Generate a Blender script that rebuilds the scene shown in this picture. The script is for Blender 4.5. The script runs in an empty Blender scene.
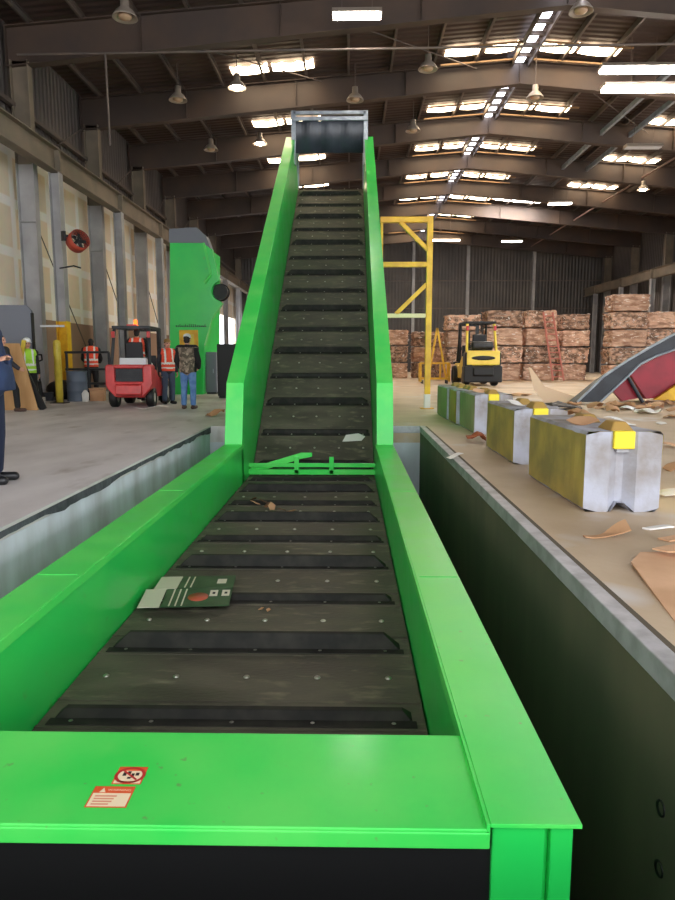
import bpy, bmesh, math, random
from mathutils import Vector, Matrix, noise as mnoise
random.seed(7)
SC = bpy.context.scene
COL = SC.collection
R = math.radians

# ------------------------------------------------------------------ materials
def lin(c):
    def f(v):
        v /= 255.0
        return v / 12.92 if v <= 0.04045 else ((v + 0.055) / 1.055) ** 2.4
    return (f(c[0]), f(c[1]), f(c[2]), 1.0)

MATS = {}
def mat(name, c1, c2=None, scale=4.0, lo=0.4, hi=0.6, rough=0.6, metal=0.0, bump=0.0, bscale=None,
        stretch=(1, 1, 1), detail=6, coat=0.0, emit=0.0, c3=None, s3=30.0, lo3=0.6, hi3=0.7, rvar=0.0, rand=0.0, spec=0.5, world=False):
    """procedural noise-mixed surface; c1 base, c2 blotches, c3 specks"""
    m = bpy.data.materials.new(name); m.use_nodes = True
    nt = m.node_tree; N = nt.nodes; L = nt.links
    b = N['Principled BSDF']
    b.inputs['Roughness'].default_value = rough
    b.inputs['Metallic'].default_value = metal
    b.inputs['Specular IOR Level'].default_value = spec
    b.inputs['Coat Weight'].default_value = coat
    b.inputs['Coat Roughness'].default_value = 0.15
    b.inputs['Base Color'].default_value = lin(c1)
    if emit:
        b.inputs['Emission Color'].default_value = lin(c1); b.inputs['Emission Strength'].default_value = emit
    if c2 or bump or c3:
        tc = N.new('ShaderNodeTexCoord'); mp = N.new('ShaderNodeMapping')
        if world:
            gm = N.new('ShaderNodeNewGeometry'); L.new(gm.outputs['Position'], mp.inputs['Vector'])
        else:
            L.new(tc.outputs['Object'], mp.inputs['Vector'])
        mp.inputs['Scale'].default_value = stretch
        if rand:
            oi = N.new('ShaderNodeObjectInfo'); mu = N.new('ShaderNodeMath'); mu.operation = 'MULTIPLY'
            mu.inputs[1].default_value = 37.0; L.new(oi.outputs['Random'], mu.inputs[0])
            L.new(mu.outputs[0], mp.inputs['Location'])
    col = None
    if c2:
        n = N.new('ShaderNodeTexNoise'); n.inputs['Scale'].default_value = scale; n.inputs['Detail'].default_value = detail
        L.new(mp.outputs[0], n.inputs['Vector'])
        r = N.new('ShaderNodeMapRange'); r.inputs['From Min'].default_value = lo; r.inputs['From Max'].default_value = hi
        L.new(n.outputs['Fac'], r.inputs['Value'])
        x = N.new('ShaderNodeMix'); x.data_type = 'RGBA'
        L.new(r.outputs[0], x.inputs['Factor']); x.inputs['A'].default_value = lin(c1); x.inputs['B'].default_value = lin(c2)
        col = x.outputs['Result']
        if rvar:
            rr = N.new('ShaderNodeMapRange'); rr.inputs['To Min'].default_value = rough; rr.inputs['To Max'].default_value = min(1, rough + rvar)
            L.new(r.outputs[0], rr.inputs['Value']); L.new(rr.outputs[0], b.inputs['Roughness'])
    if c3:
        n3 = N.new('ShaderNodeTexNoise'); n3.inputs['Scale'].default_value = s3; n3.inputs['Detail'].default_value = 3
        L.new(mp.outputs[0], n3.inputs['Vector'])
        r3 = N.new('ShaderNodeMapRange'); r3.inputs['From Min'].default_value = lo3; r3.inputs['From Max'].default_value = hi3
        L.new(n3.outputs['Fac'], r3.inputs['Value'])
        x3 = N.new('ShaderNodeMix'); x3.data_type = 'RGBA'
        L.new(r3.outputs[0], x3.inputs['Factor'])
        if col: L.new(col, x3.inputs['A'])
        else: x3.inputs['A'].default_value = lin(c1)
        x3.inputs['B'].default_value = lin(c3); col = x3.outputs['Result']
    if rand and col:
        h = N.new('ShaderNodeHueSaturation'); L.new(col, h.inputs['Color'])
        rm = N.new('ShaderNodeMapRange'); rm.inputs['To Min'].default_value = 1 - rand; rm.inputs['To Max'].default_value = 1 + rand
        L.new(oi.outputs['Random'], rm.inputs['Value']); L.new(rm.outputs[0], h.inputs['Value']); col = h.outputs['Color']
    if col: L.new(col, b.inputs['Base Color'])
    if bump:
        nb = N.new('ShaderNodeTexNoise'); nb.inputs['Scale'].default_value = bscale or scale * 3; nb.inputs['Detail'].default_value = 5
        L.new(mp.outputs[0], nb.inputs['Vector'])
        bp = N.new('ShaderNodeBump'); bp.inputs['Strength'].default_value = bump; bp.inputs['Distance'].default_value = 0.05
        L.new(nb.outputs['Fac'], bp.inputs['Height']); L.new(bp.outputs[0], b.inputs['Normal'])
    MATS[name] = m
    return m

def corrugate(m, axis, freq, strength):
    """adds corrugated-sheet ribs along an axis (world position) as bump"""
    nt = m.node_tree; N = nt.nodes; L = nt.links; b = N['Principled BSDF']
    g = N.new('ShaderNodeNewGeometry'); s = N.new('ShaderNodeSeparateXYZ'); L.new(g.outputs['Position'], s.inputs[0])
    mu = N.new('ShaderNodeMath'); mu.operation = 'MULTIPLY'; mu.inputs[1].default_value = freq; L.new(s.outputs[axis], mu.inputs[0])
    si = N.new('ShaderNodeMath'); si.operation = 'SINE'; L.new(mu.outputs[0], si.inputs[0])
    bp = N.new('ShaderNodeBump'); bp.inputs['Strength'].default_value = strength; bp.inputs['Distance'].default_value = 0.05
    L.new(si.outputs[0], bp.inputs['Height']); L.new(bp.outputs[0], b.inputs['Normal'])

GREEN = mat('green_paint', (38, 208, 88), (54, 214, 88), 1.6, .4, .7, rough=.3, coat=.25, c3=(84, 190, 80), s3=7, lo3=.66, hi3=.8, rvar=.12, spec=.4)
GREENP = mat('green_paint_worn_lit', (62, 218, 88), (94, 224, 98), 2.2, .42, .68, rough=.32, coat=.2, c3=(110, 176, 88), s3=22, lo3=.7, hi3=.78, rvar=.18, spec=.4)  # paler copy of the green: highlights on flange tops in the colour, worn specks
BELT = mat('rubber_belt', (66, 62, 53), (98, 92, 78), 2.4, .38, .66, rough=.48, bump=.12, bscale=30, c3=(126, 118, 98), s3=7, lo3=.56, hi3=.8, stretch=(.6, 1.5, 1), rvar=.2)
CLEAT = mat('rubber_cleat', (40, 39, 37), (56, 54, 49), 6, .4, .7, rough=.65, spec=.15)
BOLT = mat('bolt_steel', (190, 186, 176), rough=.35, metal=.9)
BLACK = mat('black_rubber', (14, 14, 15), rough=.55)
DARKM = mat('dark_metal', (38, 40, 44), (54, 55, 58), 5, rough=.45, metal=.3)
GALV = mat('galvanised_steel', (168, 176, 184), (140, 148, 158), 3, rough=.4, metal=.4)
CURT = mat('curtain_rubber', (40, 45, 54), (54, 60, 70), 1.5, rough=.3)
YEL = mat('yellow_paint', (238, 188, 30), (214, 160, 22), 3, rough=.45)
YELP = mat('yellow_pale', (226, 202, 74), (205, 180, 60), 3, rough=.45)
FLOORL = mat('concrete_floor', (220, 215, 214), (186, 180, 178), .55, .38, .66, rough=.42, bump=.05, bscale=20, c3=(146, 132, 120), s3=1.3, lo3=.6, hi3=.82, world=True, stretch=(1.6, .7, 1), spec=.5, rvar=.2)
FLOORR = mat('dusty_concrete_floor', (206, 184, 156), (180, 156, 126), .8, .36, .66, rough=.6, bump=.06, bscale=25, c3=(206, 202, 200), s3=1.1, lo3=.58, hi3=.72, world=True, stretch=(1, .8, 1))
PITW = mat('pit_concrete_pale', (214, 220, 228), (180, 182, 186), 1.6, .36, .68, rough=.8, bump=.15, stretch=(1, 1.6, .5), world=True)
PITD = mat('pit_concrete_dark', (80, 84, 64), (100, 98, 76), 1.2, .35, .7, rough=.8, bump=.12, stretch=(1, 1.2, .4), world=True)  # dark stained concrete; shade and green conveyor reflection mixed into the colour
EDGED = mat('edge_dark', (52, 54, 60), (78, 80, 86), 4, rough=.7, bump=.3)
EDGEL = mat('edge_steel', (176, 176, 180), (150, 150, 152), 5, rough=.5, metal=.2, bump=.1)
GROOVE = mat('edge_groove', (92, 82, 66), rough=.9)
ROOF = mat('roof_sheet', (58, 42, 36), (66, 47, 39), .8, .4, .7, rough=.75, world=True)
corrugate(ROOF, 1, 20.0, .3)
RAFT = mat('rafter_primer', (60, 48, 42), (76, 58, 46), .7, .4, .7, rough=.6, world=True)
PURL = mat('purlin_steel', (84, 76, 72), (104, 90, 80), 1.5, rough=.55, metal=.2, world=True)
COLM = mat('column_paint', (150, 148, 148), (168, 166, 166), 1.2, rough=.55, world=True)
CRANE = mat('crane_beam_paint', (120, 106, 90), (104, 94, 80), 1.2, rough=.6, world=True)
SIDING = mat('dark_siding', (76, 70, 68), (92, 84, 78), .6, .4, .7, rough=.6, world=True)
corrugate(SIDING, 1, 22.0, .4)
SIDINGB = mat('dark_siding_end', (78, 74, 72), (94, 88, 82), .5, .4, .7, rough=.55, metal=.2, world=True)
corrugate(SIDINGB, 0, 22.0, .4)
SKYL = mat('skylight_fibre', (255, 232, 196), emit=5.5)
SKYB = mat('skylight_bright', (255, 250, 244), emit=20.0)
TUBE = mat('lamp_tube', (255, 246, 236), emit=22.0)
TUBEOFF = mat('lamp_tube_off', (176, 170, 168), rough=.4)
LAMPM = mat('lamp_shade_metal', (150, 138, 126), rough=.4, metal=.3)
BULB = mat('lamp_bulb', (255, 236, 205), emit=25.0)
BULBOFF = mat('lamp_bulb_off', (170, 140, 112), rough=.3)
CARD = mat('cardboard', (196, 152, 112), (178, 134, 96), 2.5, rough=.85)
CARDP = mat('cardboard_pale', (222, 178, 140), (205, 160, 122), 2.0, rough=.8)
PAPER = mat('white_paper', (232, 228, 222), rough=.8)
BALE = mat('bale_cardboard', (216, 178, 152), (170, 130, 106), 3.2, .42, .6, rough=.9, bump=.9, bscale=9, stretch=(1.1, 1.2, 1.5), c3=(238, 220, 204), s3=7, lo3=.61, hi3=.65, rand=.22)
BALE2 = mat('bale_mixed', (210, 170, 144), (122, 94, 76), 5.0, .42, .58, rough=.9, bump=1.0, bscale=12, stretch=(1.5, 1.5, 1.3), c3=(230, 214, 200), s3=10, lo3=.6, hi3=.65, rand=.25)
CONC = mat('block_concrete', (176, 178, 190), (142, 134, 128), 2.0, .4, .6, rough=.8, bump=.2, bscale=18, c3=(124, 112, 100), s3=3.2, lo3=.6, hi3=.76)
BLKY = mat('block_yellow_paint', (182, 160, 84), (142, 130, 78), 2.6, .4, .66, rough=.7, bump=.1)
BLKG = mat('block_green_stain', (154, 148, 112), (136, 134, 102), 1.6, .4, .66, rough=.7, bump=.1)
BLKO = mat('block_ochre_paint', (178, 140, 70), (150, 122, 68), 1.6, .4, .66, rough=.7, bump=.1)
PAINTY = mat('bright_yellow_paint', (240, 218, 50), rough=.6)
WOODP = mat('plywood_board', (204, 160, 108), (186, 142, 92), 1.4, rough=.7, stretch=(3, 3, .5))
GREYP = mat('grey_sheet', (116, 120, 130), rough=.6)
RED = mat('red_paint', (214, 66, 66), (192, 56, 56), 3, rough=.4, coat=.2)
FYEL = mat('forklift_yellow', (240, 212, 84), (226, 196, 66), 3, rough=.4, coat=.2)
WHITEM = mat('white_metal', (222, 224, 226), rough=.5)
GLASSD = mat('dark_seat', (26, 26, 30), rough=.5)
ORNG = mat('orange_lens', (255, 92, 30), rough=.3, emit=1.2)
TAIL = mat('red_lens', (190, 30, 24), rough=.3)
HUBM = mat('wheel_hub', (200, 196, 188), rough=.5)
LADR = mat('ladder_red', (196, 120, 104), rough=.6)
CHUTEG = mat('chute_grey', (34, 37, 45), (46, 50, 58), 2, rough=.5)
CHUTER = mat('chute_red', (160, 22, 44), (138, 18, 38), 2, rough=.45)
BARREL = mat('barrel_grey', (92, 102, 116), rough=.5)
STICK = mat('decal_cream', (246, 226, 190), rough=.5)
STICKO = mat('decal_orange', (226, 92, 44), rough=.5)
STICKB = mat('decal_ink', (40, 26, 24), rough=.5)
STICKR = mat('decal_red', (190, 44, 40), rough=.5)
STICKL = mat('decal_line', (226, 150, 120), rough=.5)
PKG = mat('package_green', (44, 74, 46), (60, 88, 58), 6, rough=.5)
PKGW = mat('package_white', (214, 206, 186), rough=.6)
PKGR = mat('package_red', (178, 84, 60), rough=.5)
LEAF = mat('brown_leaf', (112, 76, 48), (84, 58, 40), 20, rough=.9)
SKIN = mat('skin', (206, 152, 126), rough=.55)
EYE = mat('eye_dark', (36, 28, 26), rough=.3)
LIP = mat('lip', (170, 96, 88), rough=.5)
HAIRB = mat('hair_brown', (62, 44, 32), (84, 62, 46), 40, rough=.7)
HAIRD = mat('hair_dark', (34, 28, 26), rough=.7)
NAVY = mat('navy_cloth', (30, 44, 74), (38, 54, 88), 5, rough=.85, bump=.2, bscale=20)
NAVYD = mat('navy_trousers', (24, 32, 56), rough=.85)
DENIM = mat('denim', (86, 124, 178), (110, 146, 196), 6, rough=.85)
DENIMD = mat('denim_dark', (68, 80, 100), rough=.85)
DARKC = mat('dark_cloth', (42, 42, 50), (54, 54, 60), 5, rough=.85)
CAMO = mat('camo_cloth', (140, 124, 108), (88, 78, 66), 9, .42, .54, rough=.85, c3=(168, 150, 130), s3=14, lo3=.58, hi3=.62)
BLKC = mat('black_cloth', (26, 26, 28), rough=.85)
SHOE = mat('shoe_brown', (74, 52, 42), rough=.5)
SHOEB = mat('shoe_black', (24, 24, 26), rough=.4)
VESTO = mat('vest_orange', (246, 84, 50), rough=.7)
VESTL = mat('vest_lime', (170, 224, 60), rough=.7)
REFL = mat('reflective_tape', (232, 232, 226), rough=.4)
HATW = mat('hard_hat_white', (236, 236, 236), rough=.35)
HATY = mat('hat_tan', (150, 116, 62), rough=.6)
CAPW = mat('cap_white', (214, 212, 210), rough=.8)

def wallboard(name):
    """unfinished drywall: tan sheets with wide pale joint bands, brown boards at the bottom"""
    m = bpy.data.materials.new(name); m.use_nodes = True
    nt = m.node_tree; N = nt.nodes; L = nt.links; b = N['Principled BSDF']; b.inputs['Roughness'].default_value = .85
    g = N.new('ShaderNodeNewGeometry'); s = N.new('ShaderNodeSeparateXYZ'); L.new(g.outputs['Position'], s.inputs[0])
    c = N.new('ShaderNodeCombineXYZ'); L.new(s.outputs['Y'], c.inputs['X']); L.new(s.outputs['Z'], c.inputs['Y'])
    br = N.new('ShaderNodeTexBrick'); L.new(c.outputs[0], br.inputs['Vector'])
    br.inputs['Scale'].default_value = 1.0; br.inputs['Brick Width'].default_value = 1.22; br.inputs['Row Height'].default_value = 1.45
    br.inputs['Mortar Size'].default_value = .17; br.inputs['Mortar Smooth'].default_value = .35; br.offset = 0.0
    br.inputs['Color1'].default_value = lin((240, 224, 198)); br.inputs['Color2'].default_value = lin((230, 210, 182)); br.inputs['Mortar'].default_value = lin((246, 240, 230))
    n = N.new('ShaderNodeTexNoise'); n.inputs['Scale'].default_value = 3.0; n.inputs['Detail'].default_value = 5; L.new(c.outputs[0], n.inputs['Vector'])
    x = N.new('ShaderNodeMix'); x.data_type = 'RGBA'; x.blend_type = 'MULTIPLY'; x.inputs['Factor'].default_value = .15
    L.new(br.outputs['Color'], x.inputs['A']); L.new(n.outputs['Color'], x.inputs['B'])
    lt = N.new('ShaderNodeMath'); lt.operation = 'LESS_THAN'; lt.inputs[1].default_value = 2.5; L.new(s.outputs['Z'], lt.inputs[0])
    y = N.new('ShaderNodeMix'); y.data_type = 'RGBA'; L.new(lt.outputs[0], y.inputs['Factor']); L.new(x.outputs['Result'], y.inputs['A'])
    y.inputs['B'].default_value = lin((150, 120, 98))
    L.new(y.outputs['Result'], b.inputs['Base Color'])
    return m
BOARD = wallboard('drywall_sheets')

# ------------------------------------------------------------------ mesh builder
class MB:
    def __init__(s): s.v = []; s.f = []; s.m = []; s.sm = []
    def add(s, vs, fs, mi=0, smooth=False):
        o = len(s.v); s.v += [tuple(p) for p in vs]
        for f in fs: s.f.append([i + o for i in f]); s.m.append(mi); s.sm.append(smooth)
        return s
    def box(s, a, b, mi=0, M=None):
        x0, y0, z0 = a; x1, y1, z1 = b
        vs = [Vector(p) for p in ((x0,y0,z0),(x1,y0,z0),(x1,y1,z0),(x0,y1,z0),(x0,y0,z1),(x1,y0,z1),(x1,y1,z1),(x0,y1,z1))]
        if M: vs = [M @ p for p in vs]
        return s.add(vs, [(3,2,1,0),(4,5,6,7),(0,1,5,4),(1,2,6,5),(2,3,7,6),(3,0,4,7)], mi)
    def prism(s, poly, lo, hi, axis='x', mi=0, M=None):
        """poly in the plane normal to axis: x -> (y,z), y -> (x,z), z -> (x,y)"""
        def P(p, t): return {'x': (t, p[0], p[1]), 'y': (p[0], t, p[1]), 'z': (p[0], p[1], t)}[axis]
        n = len(poly); vs = [Vector(P(p, lo)) for p in poly] + [Vector(P(p, hi)) for p in poly]
        if M: vs = [M @ p for p in vs]
        fs = [tuple(range(n - 1, -1, -1)), tuple(range(n, 2 * n))] + [(i, (i + 1) % n, n + (i + 1) % n, n + i) for i in range(n)]
        return s.add(vs, fs, mi)
    def tube(s, p0, p1, r0, r1=None, n=10, mi=0, smooth=True, caps=True):
        p0 = Vector(p0); p1 = Vector(p1); r1 = r0 if r1 is None else r1
        d = (p1 - p0).normalized(); a = Vector((0, 0, 1)) if abs(d.z) < .9 else Vector((1, 0, 0))
        u = d.cross(a).normalized(); w = d.cross(u)
        vs = []
        for p, r in ((p0, r0), (p1, r1)):
            for i in range(n):
                t = 2 * math.pi * i / n; vs.append(p + u * (r * math.cos(t)) + w * (r * math.sin(t)))
        s.add(vs, [(i, n + i, n + (i + 1) % n, (i + 1) % n) for i in range(n)], mi, smooth)
        if caps: s.add(vs, [tuple(range(n)), tuple(range(2 * n - 1, n - 1, -1))], mi)
        return s
    def path(s, pts, r, n=8, mi=0):
        for a, b in zip(pts, pts[1:]): s.tube(a, b, r, n=n, mi=mi)
        for p in pts[1:-1]: s.ball(p, (r, r, r), 6, 8, mi)
        return s
    def ball(s, c, r, nu=8, nv=12, mi=0, M=None):
        if not hasattr(r, '__len__'): r = (r, r, r)
        vs = [Vector((0, 0, r[2]))]
        for i in range(1, nu):
            t = math.pi * i / nu
            for j in range(nv):
                p = 2 * math.pi * j / nv; vs.append(Vector((r[0]*math.sin(t)*math.cos(p), r[1]*math.sin(t)*math.sin(p), r[2]*math.cos(t))))
        vs.append(Vector((0, 0, -r[2])))
        if M: vs = [M @ p for p in vs]
        vs = [p + Vector(c) for p in vs]
        fs = [(0, 1 + j, 1 + (j + 1) % nv) for j in range(nv)]
        for i in range(nu - 2):
            for j in range(nv):
                a = 1 + i*nv + j; b = 1 + i*nv + (j+1) % nv; fs.append((a, a + nv, b + nv, b))
        e = len(vs) - 1; q = 1 + (nu-2)*nv
        fs += [(q + (j+1) % nv, q + j, e) for j in range(nv)]
        return s.add(vs, fs, mi, True)
    def lathe(s, prof, c=(0, 0, 0), n=20, mi=0, smooth=True, M=None):
        """prof: list of (r, z) around the z axis"""
        vs = []
        for r, z in prof:
            for j in range(n):
                t = 2*math.pi*j/n; vs.append(Vector((r*math.cos(t), r*math.sin(t), z)))
        if M: vs = [M @ p for p in vs]
        vs = [p + Vector(c) for p in vs]
        fs = []
        for i in range(len(prof) - 1):
            for j in range(n):
                a = i*n + j; b = i*n + (j+1) % n; fs.append((a, b, b + n, a + n))
        return s.add(vs, fs, mi, smooth)
    def mesh(s, name):
        me = bpy.data.meshes.new(name); me.from_pydata(s.v, [], s.f)
        me.polygons.foreach_set('material_index', s.m); me.polygons.foreach_set('use_smooth', s.sm)
        me.update(); return me
    def build(s, name, mats, parent=None, bevel=0.0, seg=2, loc=None, recalc=True):
        me = s.mesh(name)
        if recalc:
            bm = bmesh.new(); bm.from_mesh(me); bmesh.ops.recalc_face_normals(bm, faces=bm.faces); bm.to_mesh(me); bm.free()
        return link(name, me, mats, parent, bevel, seg, loc)

def link(name, me, mats, parent=None, bevel=0.0, seg=2, loc=None):
    for m in (mats if isinstance(mats, (list, tuple)) else [mats]): me.materials.append(m)
    o = bpy.data.objects.new(name, me); COL.objects.link(o)
    if parent: o.parent = parent
    if loc: o.location = loc
    if bevel:
        md = o.modifiers.new('bevel', 'BEVEL'); md.width = bevel; md.segments = seg; md.limit_method = 'ANGLE'; md.angle_limit = R(40)
    return o

def tag(o, label, cat, group=None, kind=None):
    o['label'] = label; o['category'] = cat
    if group: o['group'] = group
    if kind: o['kind'] = kind
    return o
def struct(o): o['kind'] = 'structure'; return o
def thing(name, label, cat, loc=(0, 0, 0), rz=0.0, group=None):
    o = bpy.data.objects.new(name, None); o.empty_display_size = .2; COL.objects.link(o)
    o.location = loc; o.rotation_euler = (0, 0, rz)
    return tag(o, label, cat, group)
def kids(o, table):
    return table.get(o, [])
def copy_tree(o, parent=None):
    c = o.copy(); COL.objects.link(c); c.parent = parent
    for ch in [k for k in o.children]: copy_tree(ch, c)
    return c
ORD = ['first', 'second', 'third', 'fourth', 'fifth', 'sixth', 'seventh', 'eighth', 'ninth', 'tenth', 'eleventh', 'twelfth',
       'thirteenth', 'fourteenth', 'fifteenth', 'sixteenth', 'seventeenth', 'eighteenth', 'nineteenth', 'twentieth', 'twenty-first', 'twenty-second']

# ------------------------------------------------------------------ camera
cam = bpy.data.cameras.new('camera'); co = bpy.data.objects.new('camera', cam); COL.objects.link(co)
co.location = (0, 0, 1.25); co.rotation_euler = (R(90 - 7.7), 0, R(1.05))
cam.sensor_fit = 'VERTICAL'; cam.sensor_height = 36; cam.sensor_width = 27; cam.lens = 680 / 900 * 36
cam.clip_start = .05; cam.clip_end = 400
SC.camera = co
WORLD, EXPO = 1.6, 1.75
# ------------------------------------------------------------------ the hall
XL, XR, YB, YF = -10.0, 22.2, 62.0, -7.0      # left wall, right wall, far end, open front
RX, RZ, EZ = 6.1, 12.05, 10.85                # ridge x, ridge z, eave z
def roof_z(x): return RZ - (RZ - EZ) * abs(x - RX) / (RX - XL)
PX0, PX1, PY0, PY1 = -2.60, 1.30, 1.0, 12.5   # pit
SX0, SX1, SY1 = -2.15, .78, 15.6              # narrower slot the conveyor climbs out of
PZ = -2.0

# floor: left slab and right slab with the pit cut out
fl = MB()
def slab(m, x0, y0, x1, y1, mi): m.box((x0, y0, -.3), (x1, y1, 0), mi)
slab(fl, XL, YF, PX0, PY1, 0); slab(fl, XL, PY1, SX0, SY1, 0); slab(fl, XL, SY1, -1.0, YB, 0)
slab(fl, PX0, YF, PX1, PY0, 0)
slab(fl, PX1, YF, XR, PY1, 1); slab(fl, SX1, PY1, XR, SY1, 1); slab(fl, -1.0, SY1, XR, YB, 1)
struct(fl.build('floor', [FLOORL, FLOORR]))
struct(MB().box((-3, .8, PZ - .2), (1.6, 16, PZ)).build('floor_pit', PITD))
def pit_wall(nm, a, b, m): return struct(MB().box(a, b).build(nm, m))
pw = MB().box((PX0 - .3, PY0 - .3, PZ), (PX0, PY1, -.3)).box((PX0 - .02, PY0, -.3), (PX0 + .004, PY1, -.1))
pw.v = pw.v; struct(pw.build('wall_pit_left', PITW))
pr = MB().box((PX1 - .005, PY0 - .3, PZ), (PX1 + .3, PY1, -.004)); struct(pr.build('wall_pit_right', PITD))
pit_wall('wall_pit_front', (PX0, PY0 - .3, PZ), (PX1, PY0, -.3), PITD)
pe = MB().box((PX0 - .3, PY1, PZ), (SX0, PY1 + .3, -.3)).box((SX1, PY1, PZ), (PX1 + .3, PY1 + .3, -.3))
struct(pe.build('wall_pit_back', PITW))
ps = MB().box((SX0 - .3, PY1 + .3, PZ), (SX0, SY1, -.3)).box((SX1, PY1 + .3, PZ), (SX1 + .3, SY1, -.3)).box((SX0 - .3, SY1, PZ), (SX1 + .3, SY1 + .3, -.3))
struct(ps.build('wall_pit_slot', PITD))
# edge of the pit: left, a ragged dark band under the slab; right, a pale steel angle and a groove
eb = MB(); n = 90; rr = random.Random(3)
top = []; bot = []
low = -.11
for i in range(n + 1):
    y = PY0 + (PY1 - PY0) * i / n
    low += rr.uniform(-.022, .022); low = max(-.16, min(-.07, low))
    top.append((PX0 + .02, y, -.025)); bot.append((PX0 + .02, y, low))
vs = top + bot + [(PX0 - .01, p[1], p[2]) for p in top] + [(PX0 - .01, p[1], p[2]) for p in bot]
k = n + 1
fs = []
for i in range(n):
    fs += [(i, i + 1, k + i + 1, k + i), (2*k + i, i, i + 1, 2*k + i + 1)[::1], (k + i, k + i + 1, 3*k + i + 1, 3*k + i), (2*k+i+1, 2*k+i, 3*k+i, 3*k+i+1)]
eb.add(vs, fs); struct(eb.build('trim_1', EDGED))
struct(MB().box((PX0 - .10, PY0, -.02), (PX0 + .022, PY1, .006)).build('trim_2', FLOORL))
struct(MB().box((PX1 - .012, PY0, -.1), (PX1 + .085, PY1, .008)).build('trim_3', EDGEL, bevel=.006))
struct(MB().box((PX1 + .085, PY0, -.02), (PX1 + .12, PY1, .003)).build('trim_4', GROOVE))
struct(MB().box((SX1, PY1 - .01, -.12), (PX1 + .085, PY1 + .07, .008)).build('trim_5', EDGEL, bevel=.006))
for i, (y, z) in enumerate(((2.62, -.60), (2.60, -.86))):
    tag(MB().lathe([(0, -.012), (.02, -.012), (.026, .0), (.034, .004), (.036, -.004)], n=14, M=Matrix.Rotation(R(-90), 4, 'Y')).build('tie_hole', BLACK, loc=(PX1 - .008, y, z)),
        ['upper dark form-tie hole in the dark pit wall', 'lower dark form-tie hole in the dark pit wall'][i], 'hole')

# walls and roof
wl = MB()
DY0, DY1, DZ = 49.2, 60.0, 4.6       # doorway in the left wall
wl.box((XL - .2, YF, 0), (XL, DY0, 7.4)); wl.box((XL - .2, DY1, 0), (XL, YB, 7.4)); wl.box((XL - .2, DY0, DZ), (XL, DY1, 7.4))
wl.box((XL - .2, YF, 7.4), (XL, YB, EZ + .1), 1)
struct(wl.build('wall_left', [BOARD, SIDING]))
wr = MB().box((XR, 32, 0), (XR + .2, YB, EZ + .1)).box((XR, YF, 6.4), (XR + .2, 32, EZ + .1))
struct(wr.build('wall_right', SIDING))
struct(MB().prism([(XL, 0), (XR, 0), (XR, EZ + .1), (RX, RZ + .1), (XL, EZ + .1)], YB, YB + .2, 'y').build('wall_back', SIDINGB))
rf = MB().prism([(XL - .2, EZ - .0), (RX, RZ), (XR + .2, EZ), (XR + .2, EZ + .12), (RX, RZ + .12), (XL - .2, EZ + .12)], YF, YB + .2, 'y')
struct(rf.build('ceiling', ROOF))
struct(MB().box((DY0, 0, 0), (DY0 + .01, .01, .01)).build('door_1', WHITEM)) if False else None

FR = [20.8 + 5.5 * i for i in range(8)]
# frames: two columns and one tapered roof beam each, every one its own object
col_l = MB()
for (za, zb_, mi_) in ((0, 6.9, 0), (6.9, 9.75, 1)): col_l.box((-.26, -.012, za), (.26, .012, zb_), mi_).box((-.26, -.14, za), (-.235, .14, zb_), mi_).box((.235, -.14, za), (.26, .14, zb_), mi_)
col_l.box((-.235, -.13, 5.25), (.235, .13, 5.28)).box((-.32, -.2, 0), (.32, .2, .03))
base_col = None
def label_frame(o, i, txt):
    return tag(o, txt % ORD[i], 'column' if 'column' in txt else 'beam', None, 'structure')
for i, y in enumerate(FR):
    if i == 6: pass
    elif base_col is None:
        c = base_col = col_l.build('steel_column', [COLM, CRANE])
    else:
        c = base_col.copy(); COL.objects.link(c)
    if i == 6: pass
    else: c.location = (-9.55, y, 0); label_frame(c, i, '%s wide steel column along the pale board wall, counted from the front'); c['group'] = 'wall columns on the board side'
    if i >= 2:
        c = base_col.copy(); COL.objects.link(c); c.location = (21.75, y, 0)
        label_frame(c, i - 2, '%s wide steel column along the dark metal wall behind the bales'); c['group'] = 'wall columns on the bale side'
pm = MB().box((-.15, -.012, 0), (.15, .012, 6.65)).box((-.15, -.15, 0), (-.13, .15, 6.65)).box((.13, -.15, 0), (.15, .15, 6.65)).box((-.2, -.2, 0), (.2, .2, .03))
pmy = MB().box((-.15, -.02, 0), (.15, .02, 2.35), 1).box((-.157, -.157, .03), (-.125, .157, 2.35), 1).box((.125, -.157, .03), (.157, .157, 2.35), 1).box((-.15, -.012, 2.35), (.15, .012, 6.65)).box((-.15, -.15, 2.35), (-.13, .15, 6.65)).box((.13, -.15, 2.35), (.15, .15, 6.65)).box((-.2, -.2, 0), (.2, .2, .03))
base_post = None
for i, y in enumerate(FR):
    if i == 0:
        c = pmy.build('crane_post', [COLM, YEL]); c.location = (-8.7, y, 0)
        tag(c, 'narrow steel post with its foot painted yellow, under the crane beam', 'post', 'crane posts', 'structure'); continue
    if base_post is None: c = base_post = pm.build('crane_post', COLM)
    else: c = base_post.copy(); COL.objects.link(c)
    c.location = (-8.7, y, 0)
    tag(c, '%s plain grey post under the crane beam behind the yellow-footed post' % ORD[i - 1], 'post', 'crane posts', 'structure')
for i, y in enumerate(FR[2:]):
    c = base_post.copy(); COL.objects.link(c); c.location = (20.8, y, 0)
    tag(c, '%s grey post under the crane beam on the bale side' % ORD[i], 'post', 'crane posts', 'structure')
def ibeam_y(x, z0, z1, w, y0, y1, stiff):
    m = MB().box((x - .012, y0, z0), (x + .012, y1, z1)).box((x - w/2, y0, z1 - .03), (x + w/2, y1, z1)).box((x - w/2, y0, z0), (x + w/2, y1, z0 + .03))
    for s in stiff: m.box((x - w/2, s - .05, z0 + .03), (x + w/2, s + .05, z1 - .03))
    return m
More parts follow.
